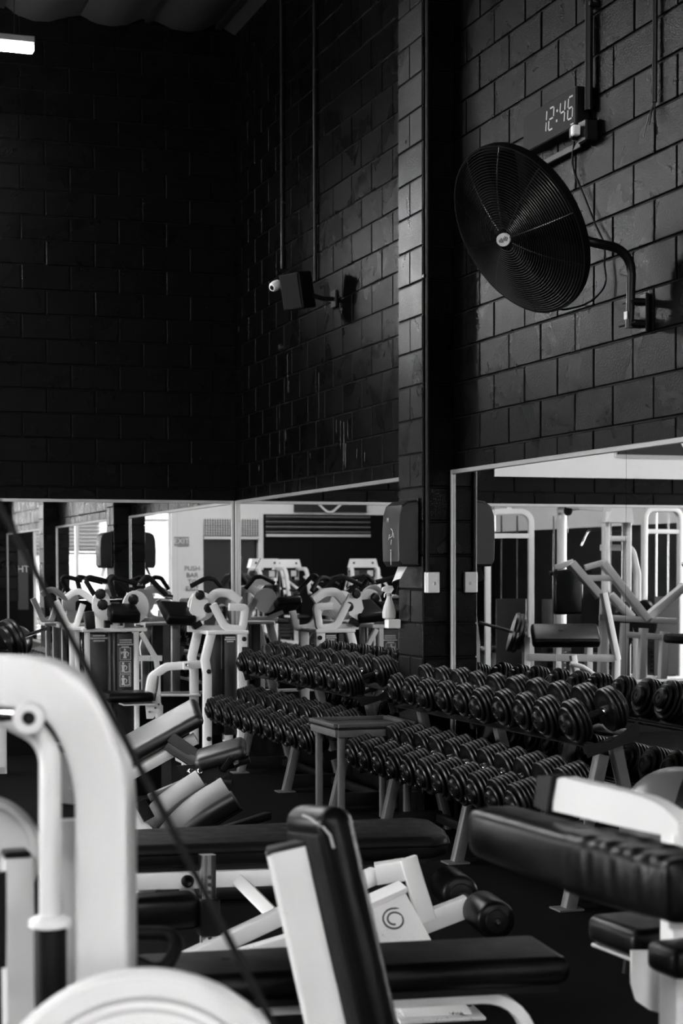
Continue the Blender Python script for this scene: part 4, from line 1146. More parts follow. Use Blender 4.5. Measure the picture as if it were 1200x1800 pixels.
# emblem leg: a wide box raked forward to its foot
la, lb = eb(-0.31, -0.20, 0.30), eb(-0.19, -0.44, 0.0)
ld = (lb - la).normalized()
Ml = Matrix((e1, (UP - ld * UP.dot(ld)).normalized().cross(e1) if False else ld.cross(e1).normalized(), ld)).transposed()
# shear the box so that it leans to the right on its way down
lg = MB()
def legring(z, c, w_, th): return [c + e1 * sx * w_ / 2 + e2 * sy * th / 2 for sx, sy in ((-1, -1), (1, -1), (1, 1), (-1, 1))]
ltop = atD(668, 1590, 5.22); lbot = atZ(765, 1783, 0.0)
ltop = V((ltop.x, ltop.y, ltop.z)); 
r0 = legring(0, ltop, 0.125, 0.10); r1 = legring(0, lbot + UP * 0.0, 0.205, 0.13)
for i in (0, 1): r0[i].z += 0.0
r0[1].z += 0.05; r0[2].z += 0.05
lg.add(r0 + r1, [(0, 1, 2, 3), (7, 6, 5, 4), (0, 4, 5, 1), (1, 5, 6, 2), (2, 6, 7, 3), (3, 7, 4, 0)])
leg_ = ob('emblem_leg', lg, 'white_chipped', be)
ob('leg_cap', MB().prism([(-0.07, -0.012), (0.07, 0.045), (0.07, 0.06), (-0.07, 0.004)], ltop + UP * 0.0, e1, UP, 0.12), 'white', be)
nrm = -e2
le = ltop.lerp(lbot, 0.14) + nrm * 0.056 + e1 * 0.008 + UP * 0.012
ex_, ey_ = e1, ((ltop - lbot).normalized())
sp_ = []
for i in range(34):
    t_ = i / 33; a_ = 0.3 + t_ * 1.9 * 2 * math.pi; rr_ = 0.012 + 0.024 * t_
    sp_.append(le + ex_ * (rr_ * 1.15 * math.cos(-a_)) + ey_ * (rr_ * math.sin(-a_) + 0.35 * rr_ * math.cos(-a_)))
ob('spiral_emblem', MB().sweep(sp_[4:], rrect(0.0062, 0.002, 0.0008), nrm), 'steel', leg_, 'dark worn spiral emblem')
ob('foot_plate', MB().rbox(lbot + UP * 0.006, (0.26, 0.2, 0.012), 0.003, 1, Matrix((e1, e2, UP)).transposed()), 'white_chipped', be)
knob(lbot + e1 * 0.085 - e2 * 0.066 + UP * 0.05, -e2, 0.012, be, 'bolt', 'black_plastic')
# L arm to the rollers
ob('roller_arm', MB().beam([atD(716, 1508, 5.35), atD(750, 1618, 5.35)], 0.056, 0.05, e2, 0.008), 'white', be)
ob('roller_arm', MB().beam([atD(660, 1536, 5.36), atD(712, 1528, 5.36)], 0.066, 0.055, e2, 0.008), 'white', be)
ob('roller_arm', MB().beam([atD(736, 1625, 5.35), atD(822, 1592, 5.38)], 0.068, 0.045, e2, 0.008), 'white', be)
for (u, v, dd) in ((858, 1608, 5.28), (797, 1562, 5.62)):
    c = atD(u, v, dd)
    rl = ob('foam_roller', MB().lathe([(0.0, -0.10), (0.046, -0.10), (0.056, -0.093), (0.060, -0.08), (0.060, 0.08), (0.056, 0.093), (0.046, 0.10), (0, 0.10)], c, e2, 28), 'vinyl', be, sharp=50)
    ob('roller_cap', MB().lathe([(0.036, -0.099), (0.034, -0.104), (0.012, -0.106), (0.010, -0.112), (0.0, -0.112)], c, e2, 24), 'black_plastic', rl)
    knob(c - e2 * 0.106, -e2, 0.007, rl, 'axle_end', 'chrome')
ob('roller_axle', MB().tube([atD(858, 1608, 5.28), atD(797, 1562, 5.62)], 0.012, 8), 'chrome', be)
# chrome adjusting post with holes, black sleeve and roller pad
pc0, pc1 = atD(364, 1502, 5.25), atD(364, 1690, 5.25)
ch = ob('hole_post', MB().beam([pc0, pc1], 0.046, 0.046, (1, 0, 0), 0.004), 'chrome', be)
for v in (1540, 1553, 1566, 1646, 1660, 1674):
    ob('post_hole', MB().lathe([(0.006, 0), (0.006, 0.003), (0, 0.003)], atD(365, v, 5.25) + DN * 0.0245, DN, 12), 'dark_ink', ch)
ob('post_sleeve', MB().rbox(atD(366, 1611, 5.25), (0.062, 0.062, 0.115), 0.006, 1), 'black_plastic', be)
ob('post_foot', MB().beam([V((pc1.x, pc1.y, pc1.z)), V((pc1.x, pc1.y, 0.0))], 0.046, 0.046, (1, 0, 0)), 'dark_steel', be)
rp = atD(286, 1602, 5.25)
ob('leg_pad', MB().rbox(rp, (0.22, 0.12, 0.108), 0.03, 4), 'vinyl', be, sharp=60)

# ------------------------------------------------------------------ flat bench (front)
bf = thing('flat_bench', 'flat black bench pad on a white frame with bent legs, nearest long pad', 'bench', (-2.7, -10.6, 0))
f1 = V((0.9931, -0.117, 0)).normalized(); f2 = V((0.117, 0.9931, 0)).normalized()
oR = V((-2.148, -10.632, 0))
Mf = Matrix((f1, f2, UP)).transposed()
pad(bf, 'seat_pad', oR - f1 * 0.575 + UP * 0.418, (1.15, 0.27, 0.066), Mf, 0.028, 'vinyl')
ob('pad_board', MB().box(oR - f1 * 0.575 + UP * 0.378, (1.10, 0.22, 0.018), Mf), 'black_plastic', bf)
for s_ in (-0.055,):
    pth = fillet([oR - f1 * 1.02 + f2 * s_ + UP * 0.02, oR - f1 * 1.02 + f2 * s_ + UP * 0.355, oR - f1 * 0.075 + f2 * s_ + UP * 0.355, oR - f1 * 0.075 + f2 * s_ + UP * 0.02], 0.12, 8)
    ob('bent_frame', MB().beam(pth, 0.028, 0.055, f2, 0.006), 'white', bf)
for a in (0.075, 1.02):
    ob('floor_foot', MB().beam([oR - f1 * a - f2 * 0.28 + UP * 0.025, oR - f1 * a + f2 * 0.2 + UP * 0.025], 0.05, 0.05), 'white', bf)

# ------------------------------------------------------------------ upright bench back (front centre)
bg = thing('upright_bench', 'bench with a worn white back beam and torn black back pad standing upright, front centre', 'bench', (-2.8, -11.1, 0))
h1 = V((0.9471, -0.3208, 0)); h2 = V((0.3208, 0.9471, 0))
dist = 3.40
ta, tb = atD(513, 1490, dist), atD(583, 1800, dist)
dn_ = (tb - ta).normalized(); tc_ = ta + dn_ * ((ta.z - 0.10) / -dn_.z)
sdv = dn_.cross(h2).normalized(); sdv = sdv if sdv.dot(h1) > 0 else -sdv
bw = ob('back_beam', MB().sweep([ta, tc_], rrect(0.10, 0.065, 0.022, 4) if False else [(a, b) for a, b in rrect(0.102, 0.06, 0.014, 4)], h2), 'white_worn', bg)
ob('beam_cap', MB().rbox(ta - dn_ * 0.004, (0.102, 0.06, 0.012), 0.003, 1, Matrix((sdv, h2, -dn_)).transposed()), 'grey_plastic', bg)
ob('beam_slot', MB().beam([ta + dn_ * 0.05 + sdv * 0.030 - h2 * 0.0305, ta + dn_ * 0.27 + sdv * 0.030 - h2 * 0.0305], 0.005, 0.004, h2, 0.0005), 'dark_ink', bw)
for k in (0.05, 0.42): ob('beam_bolt', MB().lathe([(0.009, 0), (0.009, 0.004), (0, 0.005)], ta + dn_ * k + sdv * 0.040 - h2 * 0.029, -h2, 12), 'dark_ink', bw)
pw = (h2 * 0.94 - h1 * 0.34).normalized(); ps_ = pw.cross(-dn_).normalized(); ps_ = ps_ if ps_.dot(h1) > 0 else -ps_; pw = (-dn_).cross(ps_).normalized()
if pw.dot(h2) < 0: pw = -pw
pt = ta - dn_ * 0.070 + sdv * 0.062; pb = pt + dn_ * 0.72
bpad = ob('back_pad', MB().rbox((pt + pb) / 2, (0.075, 0.25, (pb - pt).length), 0.036, 5, Matrix((ps_, pw, -dn_)).transposed()), 'vinyl', bg, sharp=60)
ob('pad_backing', MB().rbox((pt + pb) / 2 - ps_ * 0.034 + dn_ * 0.02, (0.016, 0.21, (pb - pt).length - 0.05), 0.006, 2, Matrix((ps_, pw, -dn_)).transposed()), 'vinyl_worn', bg)
tr = [pt + dn_ * a_ - ps_ * b_ - pw * c_ for a_, b_, c_ in ((0.010, 0.034, 0.02), (0.014, 0.0345, 0.06), (0.024, 0.033, 0.095), (0.034, 0.026, 0.113), (0.05, 0.020, 0.121), (0.075, 0.019, 0.1215))]
ob('torn_seam', MB().tube(tr, 0.0028, 6), mat('exposed_foam', 0.35, 0.8), bpad, 'pale torn edge of the vinyl')
ob('hinge_tube', MB().tube([tc_ - h2 * 0.1, tc_ + h2 * 0.1], 0.03, 12), 'white_worn', bg)
ob('floor_beam', MB().beam([V((tc_.x, tc_.y, 0.04)) - h1 * 0.3, V((tc_.x, tc_.y, 0.04)) + h1 * 0.33], 0.06, 0.06), 'white_worn', bg)
ob('hinge_post', MB().beam([V((tc_.x, tc_.y, 0.04)), tc_], 0.06, 0.06, (1, 0, 0)), 'white_worn', bg)
for a in (-0.3, 0.33): ob('floor_foot', MB().beam([V((tc_.x, tc_.y, 0.03)) + h1 * a - h2 * 0.25, V((tc_.x, tc_.y, 0.03)) + h1 * a + h2 * 0.25], 0.05, 0.05), 'white_worn', bg)

# ------------------------------------------------------------------ preacher curl station (right foreground)
pr = thing('preacher_bench', 'preacher curl station with big wrinkled black arm pad and white side plate, right foreground', 'bench', (-2.2, -11.4, 0))
ZP = 0.865
qa0, qa1 = atZ(856, 1412, ZP), atZ(1215, 1508, ZP)
pa = (qa1 - qa0).normalized(); pn = V((-pa.y, pa.x, 0)); pn = pn if pn.y > 0 else -pn   # pn points away from the viewer
tl = R(24)
nx_ = (pn * math.cos(tl) + UP * math.sin(tl)); nz_ = (UP * math.cos(tl) - pn * math.sin(tl))
Mq = Matrix((pa, nx_, nz_)).transposed()
# body: lit top strip, front face that falls away to the viewer's lower right
cpad = (qa0 + qa1) / 2 - UP * 0.055
Mq2 = Matrix((pa, pn, UP)).transposed()
lnp = (qa1 - qa0).length
def padring(s_, grow, wr):
    # rounded-box section, deeper towards the viewer's right, with upright folds on the loose part
    out = []; NV = 28; hgt = 0.049 + 0.004 * math.sin(s_ * math.pi); dep = 0.056
    for j in range(NV):
        a_ = 2 * math.pi * j / NV; ca, sa = math.cos(a_), math.sin(a_); sg = lambda q_: math.copysign(abs(q_) ** 0.42, q_)
        fold = wr * (math.sin(s_ * 62 + 1.2 * math.sin(a_ * 3)) + 0.6 * math.sin(s_ * 117 + 2 * sa)) * max(0.0, 0.35 + 0.65 * sa) * (1.0 if ca < 0.3 else 0.3)
        out.append(qa0 + pa * (lnp * s_) + pn * ((dep + grow + fold) * sg(ca)) + UP * (-hgt + (hgt + grow + 0.6 * fold) * sg(sa)))
    return out
def padskin(s0_, s1_, n_, grow, wr):
    vs = []; fs = []; NV = 28
    for i in range(n_ + 1):
        q_ = i / n_; s_ = s0_ + (s1_ - s0_) * q_
        e_ = min(q_, 1 - q_) * n_ / 3.0; sh = 1.0 if e_ >= 1 or (s0_ > 0 and q_ < .5) else math.sqrt(max(0.12, 1 - (1 - e_) ** 2)) * 0.4 + 0.6
        rg = padring(s_, grow, wr * min(1, q_ * 4)); c_ = sum(rg, V((0, 0, 0))) / NV
        vs += [c_ + (p - c_) * sh for p in rg]
    for i in range(n_):
        for j in range(NV): fs.append((i * NV + j, i * NV + (j + 1) % NV, (i + 1) * NV + (j + 1) % NV, (i + 1) * NV + j))
    fs.append(tuple(range(NV))); fs.append(tuple(range(n_ * NV, (n_ + 1) * NV)))
    return MB().add(vs, fs)
ob('arm_pad', padskin(0.0, 1.0, 36, 0.0, 0.0), 'vinyl', pr, sharp=80)
ob('loose_cover', padskin(0.56, 1.04, 70, 0.004, 0.0022), 'vinyl', pr, 'wrinkled loose black vinyl cover', sharp=80)
# white side plate behind the pad, outline in the pad's own plane
po = qa0 + pn * 0.035
def inpl(u, v):
    d = _ray(u, v); t_ = (po - EYE0).dot(pn) / d.dot(pn); p = EYE0 + d * t_; return ((p - po).dot(pa), (p - po).z)
outl = [inpl(840 + x / 3.3333, 1340 + y / 3.3333) for x, y in ((505, 95), (530, 85), (660, 118), (800, 150), (920, 178), (1000, 200), (1070, 230), (1130, 268), (1180, 312), (1215, 350), (1215, 420), (1130, 425), (840, 365), (475, 280), (478, 225))]
ob('side_plate', MB().prism(outl, po, pa, UP, 0.03), 'white', pr)
capo = [inpl(840 + x / 3.3333, 1340 + y / 3.3333) for x, y in ((415, 75), (500, 78), (478, 225), (470, 290), (395, 250))]
ob('plate_end_cap', MB().prism(capo, po, pa, UP, 0.05), 'rubber_side', pr)
# seat, seat plate and post
ZS = 0.50
s0, s1, s2 = atZ(1038, 1606, ZS), atZ(1112, 1632, ZS), atZ(1185, 1634, ZS)
sa_ = (s1 - s0).normalized(); sb_ = V((-sa_.y, sa_.x, 0)); sb_ = sb_ if sb_.y > 0 else -sb_
Mst = Matrix((sa_, sb_, UP)).transposed()
lw2 = (s1 - s0).length + 0.02
ob('seat_pad', MB().rbox(s0 + sa_ * lw2 / 2 + sb_ * 0.14 - UP * 0.035, (lw2 + 0.02, 0.30, 0.07), 0.025, 5, Mst), 'vinyl', pr, sharp=60)
ob('seat_board', MB().rbox(s0 + sa_ * lw2 / 2 + sb_ * 0.14 - UP * 0.075, (lw2, 0.28, 0.008), 0.002, 1, Mst), 'white', pr)
gp = atD(1140, 1730, 3.85)
ob('seat_gusset', MB().prism([(-0.04, 0.075), (0.06, 0.075), (0.06, -0.075), (0.0, -0.055), (-0.03, -0.035), (-0.04, 0.0)], gp, h1, UP, 0.02), 'white', pr)
ps = atD(1192, 1600, 3.75)
ob('seat_post', MB().beam([V((ps.x, ps.y, 0.02)), V((ps.x, ps.y, 0.80))], 0.06, 0.06, (1, 0, 0)), 'white', pr)
ob('post_slot', MB().lathe([(0.014, 0), (0.014, 0.002), (0, 0.002)], atD(1183, 1604, 3.71), -h2, 16), 'dark_ink', pr)
ob('pad_neck', MB().beam([V((ps.x, ps.y, 0.70)), qa0 + pa * (lnp * 0.97) - UP * 0.09], 0.06, 0.05, (1, 0, 0)), 'white', pr)
ob('chest_pad', MB().rbox(atD(1222, 1682, 3.3), (0.11, 0.16, 0.06), 0.02, 4, Mst), 'vinyl', pr, sharp=60)
ps2 = atD(1196, 1740, 3.35)
ob('chest_post', MB().beam([V((ps2.x, ps2.y, 0.02)), V((ps2.x, ps2.y, 0.555))], 0.07, 0.06, (1, 0, 0)), 'white', pr)
ob('floor_beam', MB().beam([V((ps2.x, ps2.y, 0.03)), V((ps.x, ps.y, 0.03)) + h2 * 0.05], 0.06, 0.06), 'white', pr)
ob('floor_foot', MB().beam([V((ps.x, ps.y, 0.03)) - h1 * 0.06, V((ps.x, ps.y, 0.03)) + h1 * 0.3], 0.05, 0.05), 'white', pr)
ob('floor_foot', MB().beam([V((ps2.x, ps2.y, 0.03)) - h1 * 0.2, V((ps2.x, ps2.y, 0.03)) + h1 * 0.25], 0.05, 0.05), 'white', pr)

# exercise ball on its ring stand, behind the preacher station
bc = atD(1192, 1451, 5.6)
bs = tag(ob('exercise_ball', MB().uvball(bc, 0.19, 48, 28), 'rubber'), 'grey striped exercise ball behind the preacher station at the right edge', 'ball')
mm, tt, bb = nt('grey_ball_vinyl'); bb.inputs['Roughness'].default_value = 0.28
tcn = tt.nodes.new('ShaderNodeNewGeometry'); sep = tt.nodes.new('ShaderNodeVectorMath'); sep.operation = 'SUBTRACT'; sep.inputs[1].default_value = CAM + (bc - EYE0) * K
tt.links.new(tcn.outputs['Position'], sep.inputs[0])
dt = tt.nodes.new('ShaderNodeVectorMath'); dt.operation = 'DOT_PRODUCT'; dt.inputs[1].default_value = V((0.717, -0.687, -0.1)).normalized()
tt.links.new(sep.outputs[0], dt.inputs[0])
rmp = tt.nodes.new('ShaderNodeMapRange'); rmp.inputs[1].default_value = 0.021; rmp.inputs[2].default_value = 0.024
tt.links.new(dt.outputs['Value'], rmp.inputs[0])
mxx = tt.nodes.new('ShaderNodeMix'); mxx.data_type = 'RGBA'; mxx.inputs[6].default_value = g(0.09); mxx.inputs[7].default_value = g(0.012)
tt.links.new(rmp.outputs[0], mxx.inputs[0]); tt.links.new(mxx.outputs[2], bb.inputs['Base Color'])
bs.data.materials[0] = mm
rs = thing('ball_stand', 'black tubular ring stand under the grey exercise ball', 'stand', (bc.x, bc.y, 0))
rz_ = bc.z - 0.14
ring = [V((bc.x + 0.13 * math.cos(a), bc.y + 0.13 * math.sin(a), rz_)) for a in [2 * math.pi * i / 24 for i in range(25)]]
ob('ring', MB().tube(ring, 0.012, 8), 'dark_steel', rs)
for k in range(3):
    a = 2 * math.pi * k / 3 + .4
    ob('leg', MB().tube([V((bc.x + 0.13 * math.cos(a), bc.y + 0.13 * math.sin(a), rz_)), V((bc.x + 0.17 * math.cos(a), bc.y + 0.17 * math.sin(a), 0))], 0.012, 8), 'dark_steel', rs)
for _o in (b1, b2, bx1, be, bf, bg, pr, bs, rs): enlarge(_o)

# ------------------------------------------------------------------ arm machine in the left foreground (very close, out of focus)
lm = thing('arm_machine', 'white bent-frame arm machine with black handle grip, blurred in the left foreground', 'exercise machine', (-3.45, -11.75, 0))
DL = 2.62
hD = _r2; hB = V((_f.x, _f.y, 0)).normalized()
fp = [atD(-160, 1190, DL + 0.12), atD(118, 1203, DL), atD(186, 1345, DL), atD(187, 1700, DL)]
fp.append(V((fp[-1].x, fp[-1].y, 0.06)))
ob('main_frame', MB().beam(fillet(fp, [0.13, 0.35, 0], 10), 0.082, 0.07, hB + hD * 0.12, 0.010), 'white', lm, sharp=45)
fp2 = [p + hB * 0.10 - hD * 0.004 - UP * 0.006 for p in fp]
ob('main_frame', MB().beam(fillet(fp2, [0.16, 0.35, 0], 10), 0.07, 0.05, hB + hD * 0.12, 0.010), 'white', lm, sharp=45)
# handle: round tube bent down to a collar and grip
hp = [atD(-70, 1218, 2.62), atD(88, 1300, 2.60), atD(88, 1622, 2.60)]
ob('handle_tube', MB().tube(fillet(hp, 0.06, 8), 0.0165, 18), 'white', lm)
hc = atD(88, 1622, 2.60)
ob('handle_collar', MB().lathe([(0.018, 0.012), (0.032, 0.005), (0.033, -0.004), (0.02, -0.008)], hc, UP, 28), 'white', lm)
ob('handle_grip', MB().lathe([(0.022, -0.005), (0.0245, -0.01), (0.0245, -0.13), (0.02, -0.135), (0, -0.135)], hc, UP, 24), 'grip', lm)
ke = atD(45, 1263, 2.55)
ob('pivot_boss', MB().lathe([(0.0105, 0.0), (0.0105, 0.03), (0.0225, 0.03), (0.0235, 0.026), (0.0235, -0.05)], ke + hB * 0.03, -hB + hD * 0.15, 28), 'white', lm)
ob('pivot_bore', MB().lathe([(0.0105, 0.02), (0.006, 0.021), (0.006, 0.012), (0, 0.012)], ke + hB * 0.03, -hB + hD * 0.15, 20), 'rubber_side', lm)
ob('pivot_rod', MB().tube([ke + hB * 0.05, ke + hB * 0.05 - hD * 0.25 + UP * 0.01], 0.013, 12), 'chrome', lm)
# rear counterweight disc, left upright and its pad
dc = atD(-30, 1500, 3.0)
ob('counterweight_disc', MB().lathe([(0.0, 0.012), (0.083, 0.012), (0.088, 0.018), (0.097, 0.018), (0.101, 0.012), (0.101, -0.012), (0, -0.012)], dc, -hB, 48), 'white', lm)
ob('side_upright', MB().beam([atD(30, 1505, 2.95), V((atD(30, 1505, 2.95).x, atD(30, 1505, 2.95).y, 0.04))], 0.06, 0.05, (1, 0, 0)), 'white', lm)
ob('upright_cap', MB().rbox(atD(28, 1500, 2.95), (0.045, 0.05, 0.012), 0.004, 1), 'black_plastic', lm)
ob('side_grip', MB().tube([atD(-2, 1532, 2.7), atD(-2, 1700, 2.7)], 0.012, 14), 'grip', lm)
ob('perforated_bar', MB().beam([atD(120, 1440, 2.95), V((atD(120, 1440, 2.95).x, atD(120, 1440, 2.95).y, 0.1))], 0.02, 0.03, (1, 0, 0)), 'white_worn', lm)
ob('base_beam', MB().beam([V((fp[-1].x, fp[-1].y, 0.04)) - hD * 0.5, V((fp[-1].x, fp[-1].y, 0.04)) + hD * 0.1], 0.08, 0.07), 'white', lm)
ob('base_beam', MB().beam([V((fp[-1].x, fp[-1].y, 0.035)) - hB * 0.35, V((fp[-1].x, fp[-1].y, 0.035)) + hB * 0.35], 0.07, 0.06), 'white', lm)
# small black stirrup grip behind the column
lp = [atD(215, 1640, 3.15), atD(300, 1640, 3.15), atD(313, 1662, 3.12), atD(285, 1712, 3.08), atD(235, 1690, 3.08)]
ob('stirrup_grip', MB().tube(fillet(lp, 0.03, 6), 0.0125, 14), 'grip', lm)
ob('stirrup_mount', MB().beam([atD(215, 1640, 3.15), atD(150, 1640, 2.9)], 0.02, 0.02), 'dark_steel', lm)
# cable in front
ob('cable', MB().tube([atD(-40, 815, 2.25), atD(215, 1290, 2.25), atD(545, 1925, 2.25)], 0.0052, 8), 'grip', lm, 'taut black cable crossing the white frame')
# large white disc lowest in the foreground
pc_ = atD(252, 2003, 2.30)
pdn = (-hB * 0.96 + UP * 0.25 + hD * 0.05).normalized()
ob('cam_wheel', MB().lathe([(0.0, 0.0), (0.165, 0.0), (0.170, 0.004), (0.180, 0.004), (0.186, 0.012), (0.212, 0.014), (0.222, 0.006), (0.225, -0.004), (0.222, -0.014), (0, -0.016)], pc_, pdn, 72), 'white', lm, 'big white cam wheel')
ob('wheel_axle', MB().tube([pc_ - pdn * 0.01, pc_ - pdn * 0.32], 0.02, 12), 'chrome', lm)

enlarge(lm)

# ------------------------------------------------------------------ machines seen only in the mirrors: they stand left of and behind the viewer
def atD(u, v, dist):
    return CAM + _ray(u, v) * dist


def loc_thing(name, label, cat, pos, rz, group=None):
    t = thing(name, label, cat, (0, 0, 0), group)
    t.location = pos; t.rotation_euler = (0, 0, rz)
    return t


def tower(label, pos, rz, w_=0.62, h_=2.05, bar=False, text=False, stack=True, style='arch'):
    # a cable tower: arched white frame, guide rods, weight stack, pulley, seat
    t = loc_thing('cable_tower', label, 'exercise machine', pos, rz, 'machines reflected in the mirrors')
    if style == 'arch': ob('arched_frame', MB().beam(fillet([(-w_ / 2, 0, 0), (-w_ / 2, 0, h_), (w_ / 2, 0, h_), (w_ / 2, 0, 0)], 0.14, 6), 0.07, 0.07, (0, 1, 0), 0.01), 'white', t)
    elif style == 'column':
        ob('column', MB().beam([(-0.03, 0, 0), (-0.03, 0, h_ + 0.05)], 0.08, 0.08, (0, 1, 0), 0.01), 'white', t)
        ob('head_plate', MB().rbox((0, 0.3, h_ + 0.09), (0.14, 0.9, 0.05), 0.01, 1), 'black_plastic', t)
    else:
        for s_ in (-1, 1): ob('upright', MB().beam([(s_ * w_ / 2, 0, 0), (s_ * w_ / 2, 0, h_)], 0.07, 0.07, (0, 1, 0), 0.01), 'white', t)
        ob('head_box', MB().prism([(-w_ / 2 - .04, 0), (w_ / 2 + .04, 0), (w_ / 2, 0.22), (-w_ / 2 + .08, 0.22)], (0, 0, h_ - 0.12), (1, 0, 0), (0, 0, 1), 0.12), 'white', t)
        ob('raked_guard', MB().beam(fillet([(-w_ / 2, 0.05, h_ - 0.4), (w_ / 2 + 0.12, 0.05, h_ - 0.4), (w_ / 2 + 0.22, 0.05, h_ - 0.7), (w_ / 2 + 0.22, 0.05, 0.1)], 0.12, 5), 0.07, 0.07, (0, 1, 0), 0.01), 'white', t)
    if style != 'column': ob('cross_bar', MB().beam([(-w_ / 2, 0, h_ - 0.3), (w_ / 2, 0, h_ - 0.3)], 0.05, 0.06), 'white', t)
    ob('base_beam', MB().beam([(0, -0.1, 0.04), (0, 1.1, 0.04)], 0.08, 0.07), 'white', t)
    ob('base_beam', MB().beam([(-w_ / 2 - 0.1, 0, 0.04), (w_ / 2 + 0.1, 0, 0.04)], 0.08, 0.07), 'white', t)
    for s_ in (-1, 1): ob('guide_rod', MB().tube([(s_ * 0.1, 0.0, 0.05), (s_ * 0.1, 0.0, h_ - 0.05)], 0.012, 8), 'chrome', t)
    if stack:
        for k in range(9): ob('stack_plate', MB().rbox((0, 0, 0.16 + k * 0.062), (0.3, 0.12, 0.054), 0.006, 1), 'rubber', t)
    ob('stack_shroud', MB().rbox((0, -0.09, 0.62), (w_ * 0.7, 0.02, 1.05), 0.006, 1), 'grey_plastic', t)
    ob('top_arm', MB().beam([(0, 0, h_ + 0.02), (0, 0.75, h_ + 0.10)], 0.06, 0.07), 'white', t)
    ob('pulley', MB().lathe([(0.055, -0.015), (0.045, 0), (0.055, 0.015)], (0, 0.75, h_ + 0.03), (1, 0, 0), 20), 'black_plastic', t)
    ob('cable', MB().tube([(0, 0.75, h_), (0, 0.75, h_ - 0.22)], 0.005, 6), 'chrome', t)
    if bar:
        ob('pull_bar', MB().tube(fillet([(-0.42, 0.75, h_ - 0.42), (-0.30, 0.75, h_ - 0.24), (0.30, 0.75, h_ - 0.24), (0.42, 0.75, h_ - 0.42)], 0.08, 5), 0.014, 10), 'chrome', t)
    ob('seat_pad', MB().rbox((0, 0.72, 0.48), (0.32, 0.4, 0.07), 0.025, 3), 'vinyl', t)
    ob('seat_post', MB().beam([(0, 0.72, 0.05), (0, 0.72, 0.45)], 0.06, 0.06, (1, 0, 0)), 'white', t)
    if text:
        o = sub('upright_lettering', text_mesh('BODY SYSTEMS', 0.075, 'dark_ink', 'upright_lettering'), t, (w_ / 2, 0.037, 1.15), (R(90), R(90), R(180)))
    return t


def press(label, pos, rz, sign=True):
    # selectorised press: rounded side frames, sign box on top, stack and seat
    t = loc_thing('press_machine', label, 'exercise machine', pos, rz, 'machines reflected in the mirrors')
    t.scale = (1.13, 1.13, 1.13)
    for s_ in (-1, 1):
        ob('side_frame', MB().beam(fillet([(s_ * 0.22, -0.15, 0), (s_ * 0.22, -0.15, 1.34), (s_ * 0.22, 0.42, 1.34), (s_ * 0.22, 0.62, 0.9)], [0.1, 0.2], 6), 0.06, 0.06, (1, 0, 0), 0.008), 'white', t)
    sb_ = ob('sign_box', MB().prism([(-0.26, 0), (0.26, 0), (0.22, 0.15), (-0.22, 0.15)], (0, -0.1, 1.36), (1, 0, 0), (0, 0, 1), 0.2), 'white', t)
    ob('sign_bolt', MB().lathe([(0.02, 0), (0.02, 0.01), (0, 0.01)], (-0.16, 0.0, 1.44), (0, 1, 0), 10).lathe([(0.02, 0), (0.02, 0.01), (0, 0.01)], (0.16, 0.0, 1.44), (0, 1, 0), 10), 'dark_ink', sb_)
    pb_ = ob('instruction_panel', MB().box((0, -0.03, 1.26), (0.40, 0.012, 0.13)), 'grey_plastic', t)
    ob('panel_square', MB().box((-0.12, -0.02, 1.26), (0.1, 0.006, 0.1)), 'cream', pb_); ob('panel_square', MB().box((0.12, -0.02, 1.26), (0.1, 0.006, 0.1)), 'steel', pb_)
    for k in range(9): ob('stack_plate', MB().rbox((0, -0.12, 0.16 + k * 0.06), (0.3, 0.12, 0.052), 0.006, 1), 'rubber', t)
    for s_ in (-1, 1): ob('guide_rod', MB().tube([(s_ * 0.1, -0.12, 0.05), (s_ * 0.1, -0.12, 1.3)], 0.012, 8), 'chrome', t)
    ob('seat_pad', MB().rbox((0, 0.55, 0.5), (0.36, 0.42, 0.07), 0.025, 3), 'vinyl', t)
    ob('back_pad', MB().rbox((0, 0.28, 0.85), (0.32, 0.08, 0.6), 0.03, 3), 'vinyl', t)
    ob('seat_post', MB().beam([(0, 0.5, 0.04), (0, 0.5, 0.47)], 0.06, 0.06, (1, 0, 0)), 'white', t)
    ob('base_beam', MB().beam([(0, -0.3, 0.04), (0, 0.9, 0.04)], 0.08, 0.07), 'white', t)
    for s_ in (-1, 1):
        ob('press_arm', MB().tube(fillet([(s_ * 0.28, 0.1, 1.2), (s_ * 0.36, 0.5, 1.05), (s_ * 0.36, 0.75, 1.0)], 0.1, 5), 0.022, 10), 'white', t)
        ob('hand_grip', MB().tube([(s_ * 0.36, 0.70, 1.0), (s_ * 0.2, 0.74, 1.0)], 0.02, 10), 'grip', t)
    return t


def dbl(u, dist):   # place seen after bouncing off both mirrors
    p = atD(u, 1000, dist); return V((-p.x, -p.y, 0))
def sgl(u, dist):   # place seen after one bounce off the right-hand mirror
    p = atD(u, 1000, dist); return V((-p.x, p.y, 0))


FACE = math.atan2(-0.32, 0.95) 
tower('white arched cable tower lettered down its upright, left in the near mirror', dbl(897, 21.5), R(170), 0.55, 2.22, text=True)
tower('white lat pulldown tower with long bent bar, centre of the near mirror', dbl(985, 21.0), R(20), 0.6, 2.2, bar=True, style='column')
tower('tall white cable tower right of the lat pulldown in the near mirror', dbl(1085, 19.5), R(200), 0.36, 2.15, style='square')
tower('tall white cable column at the right end of the near mirror', dbl(1165, 23.0), R(190), 0.6, 2.3)
press('white press machine with sign box, left of a matching one in the corner mirror', dbl(468, 32.3), R(0))
press('white press machine with sign box, middle one in the corner mirror', dbl(507, 34.8), R(0))
press('white press machine with sign box beside the pilaster in the corner mirror', dbl(640, 33.5), R(-15))

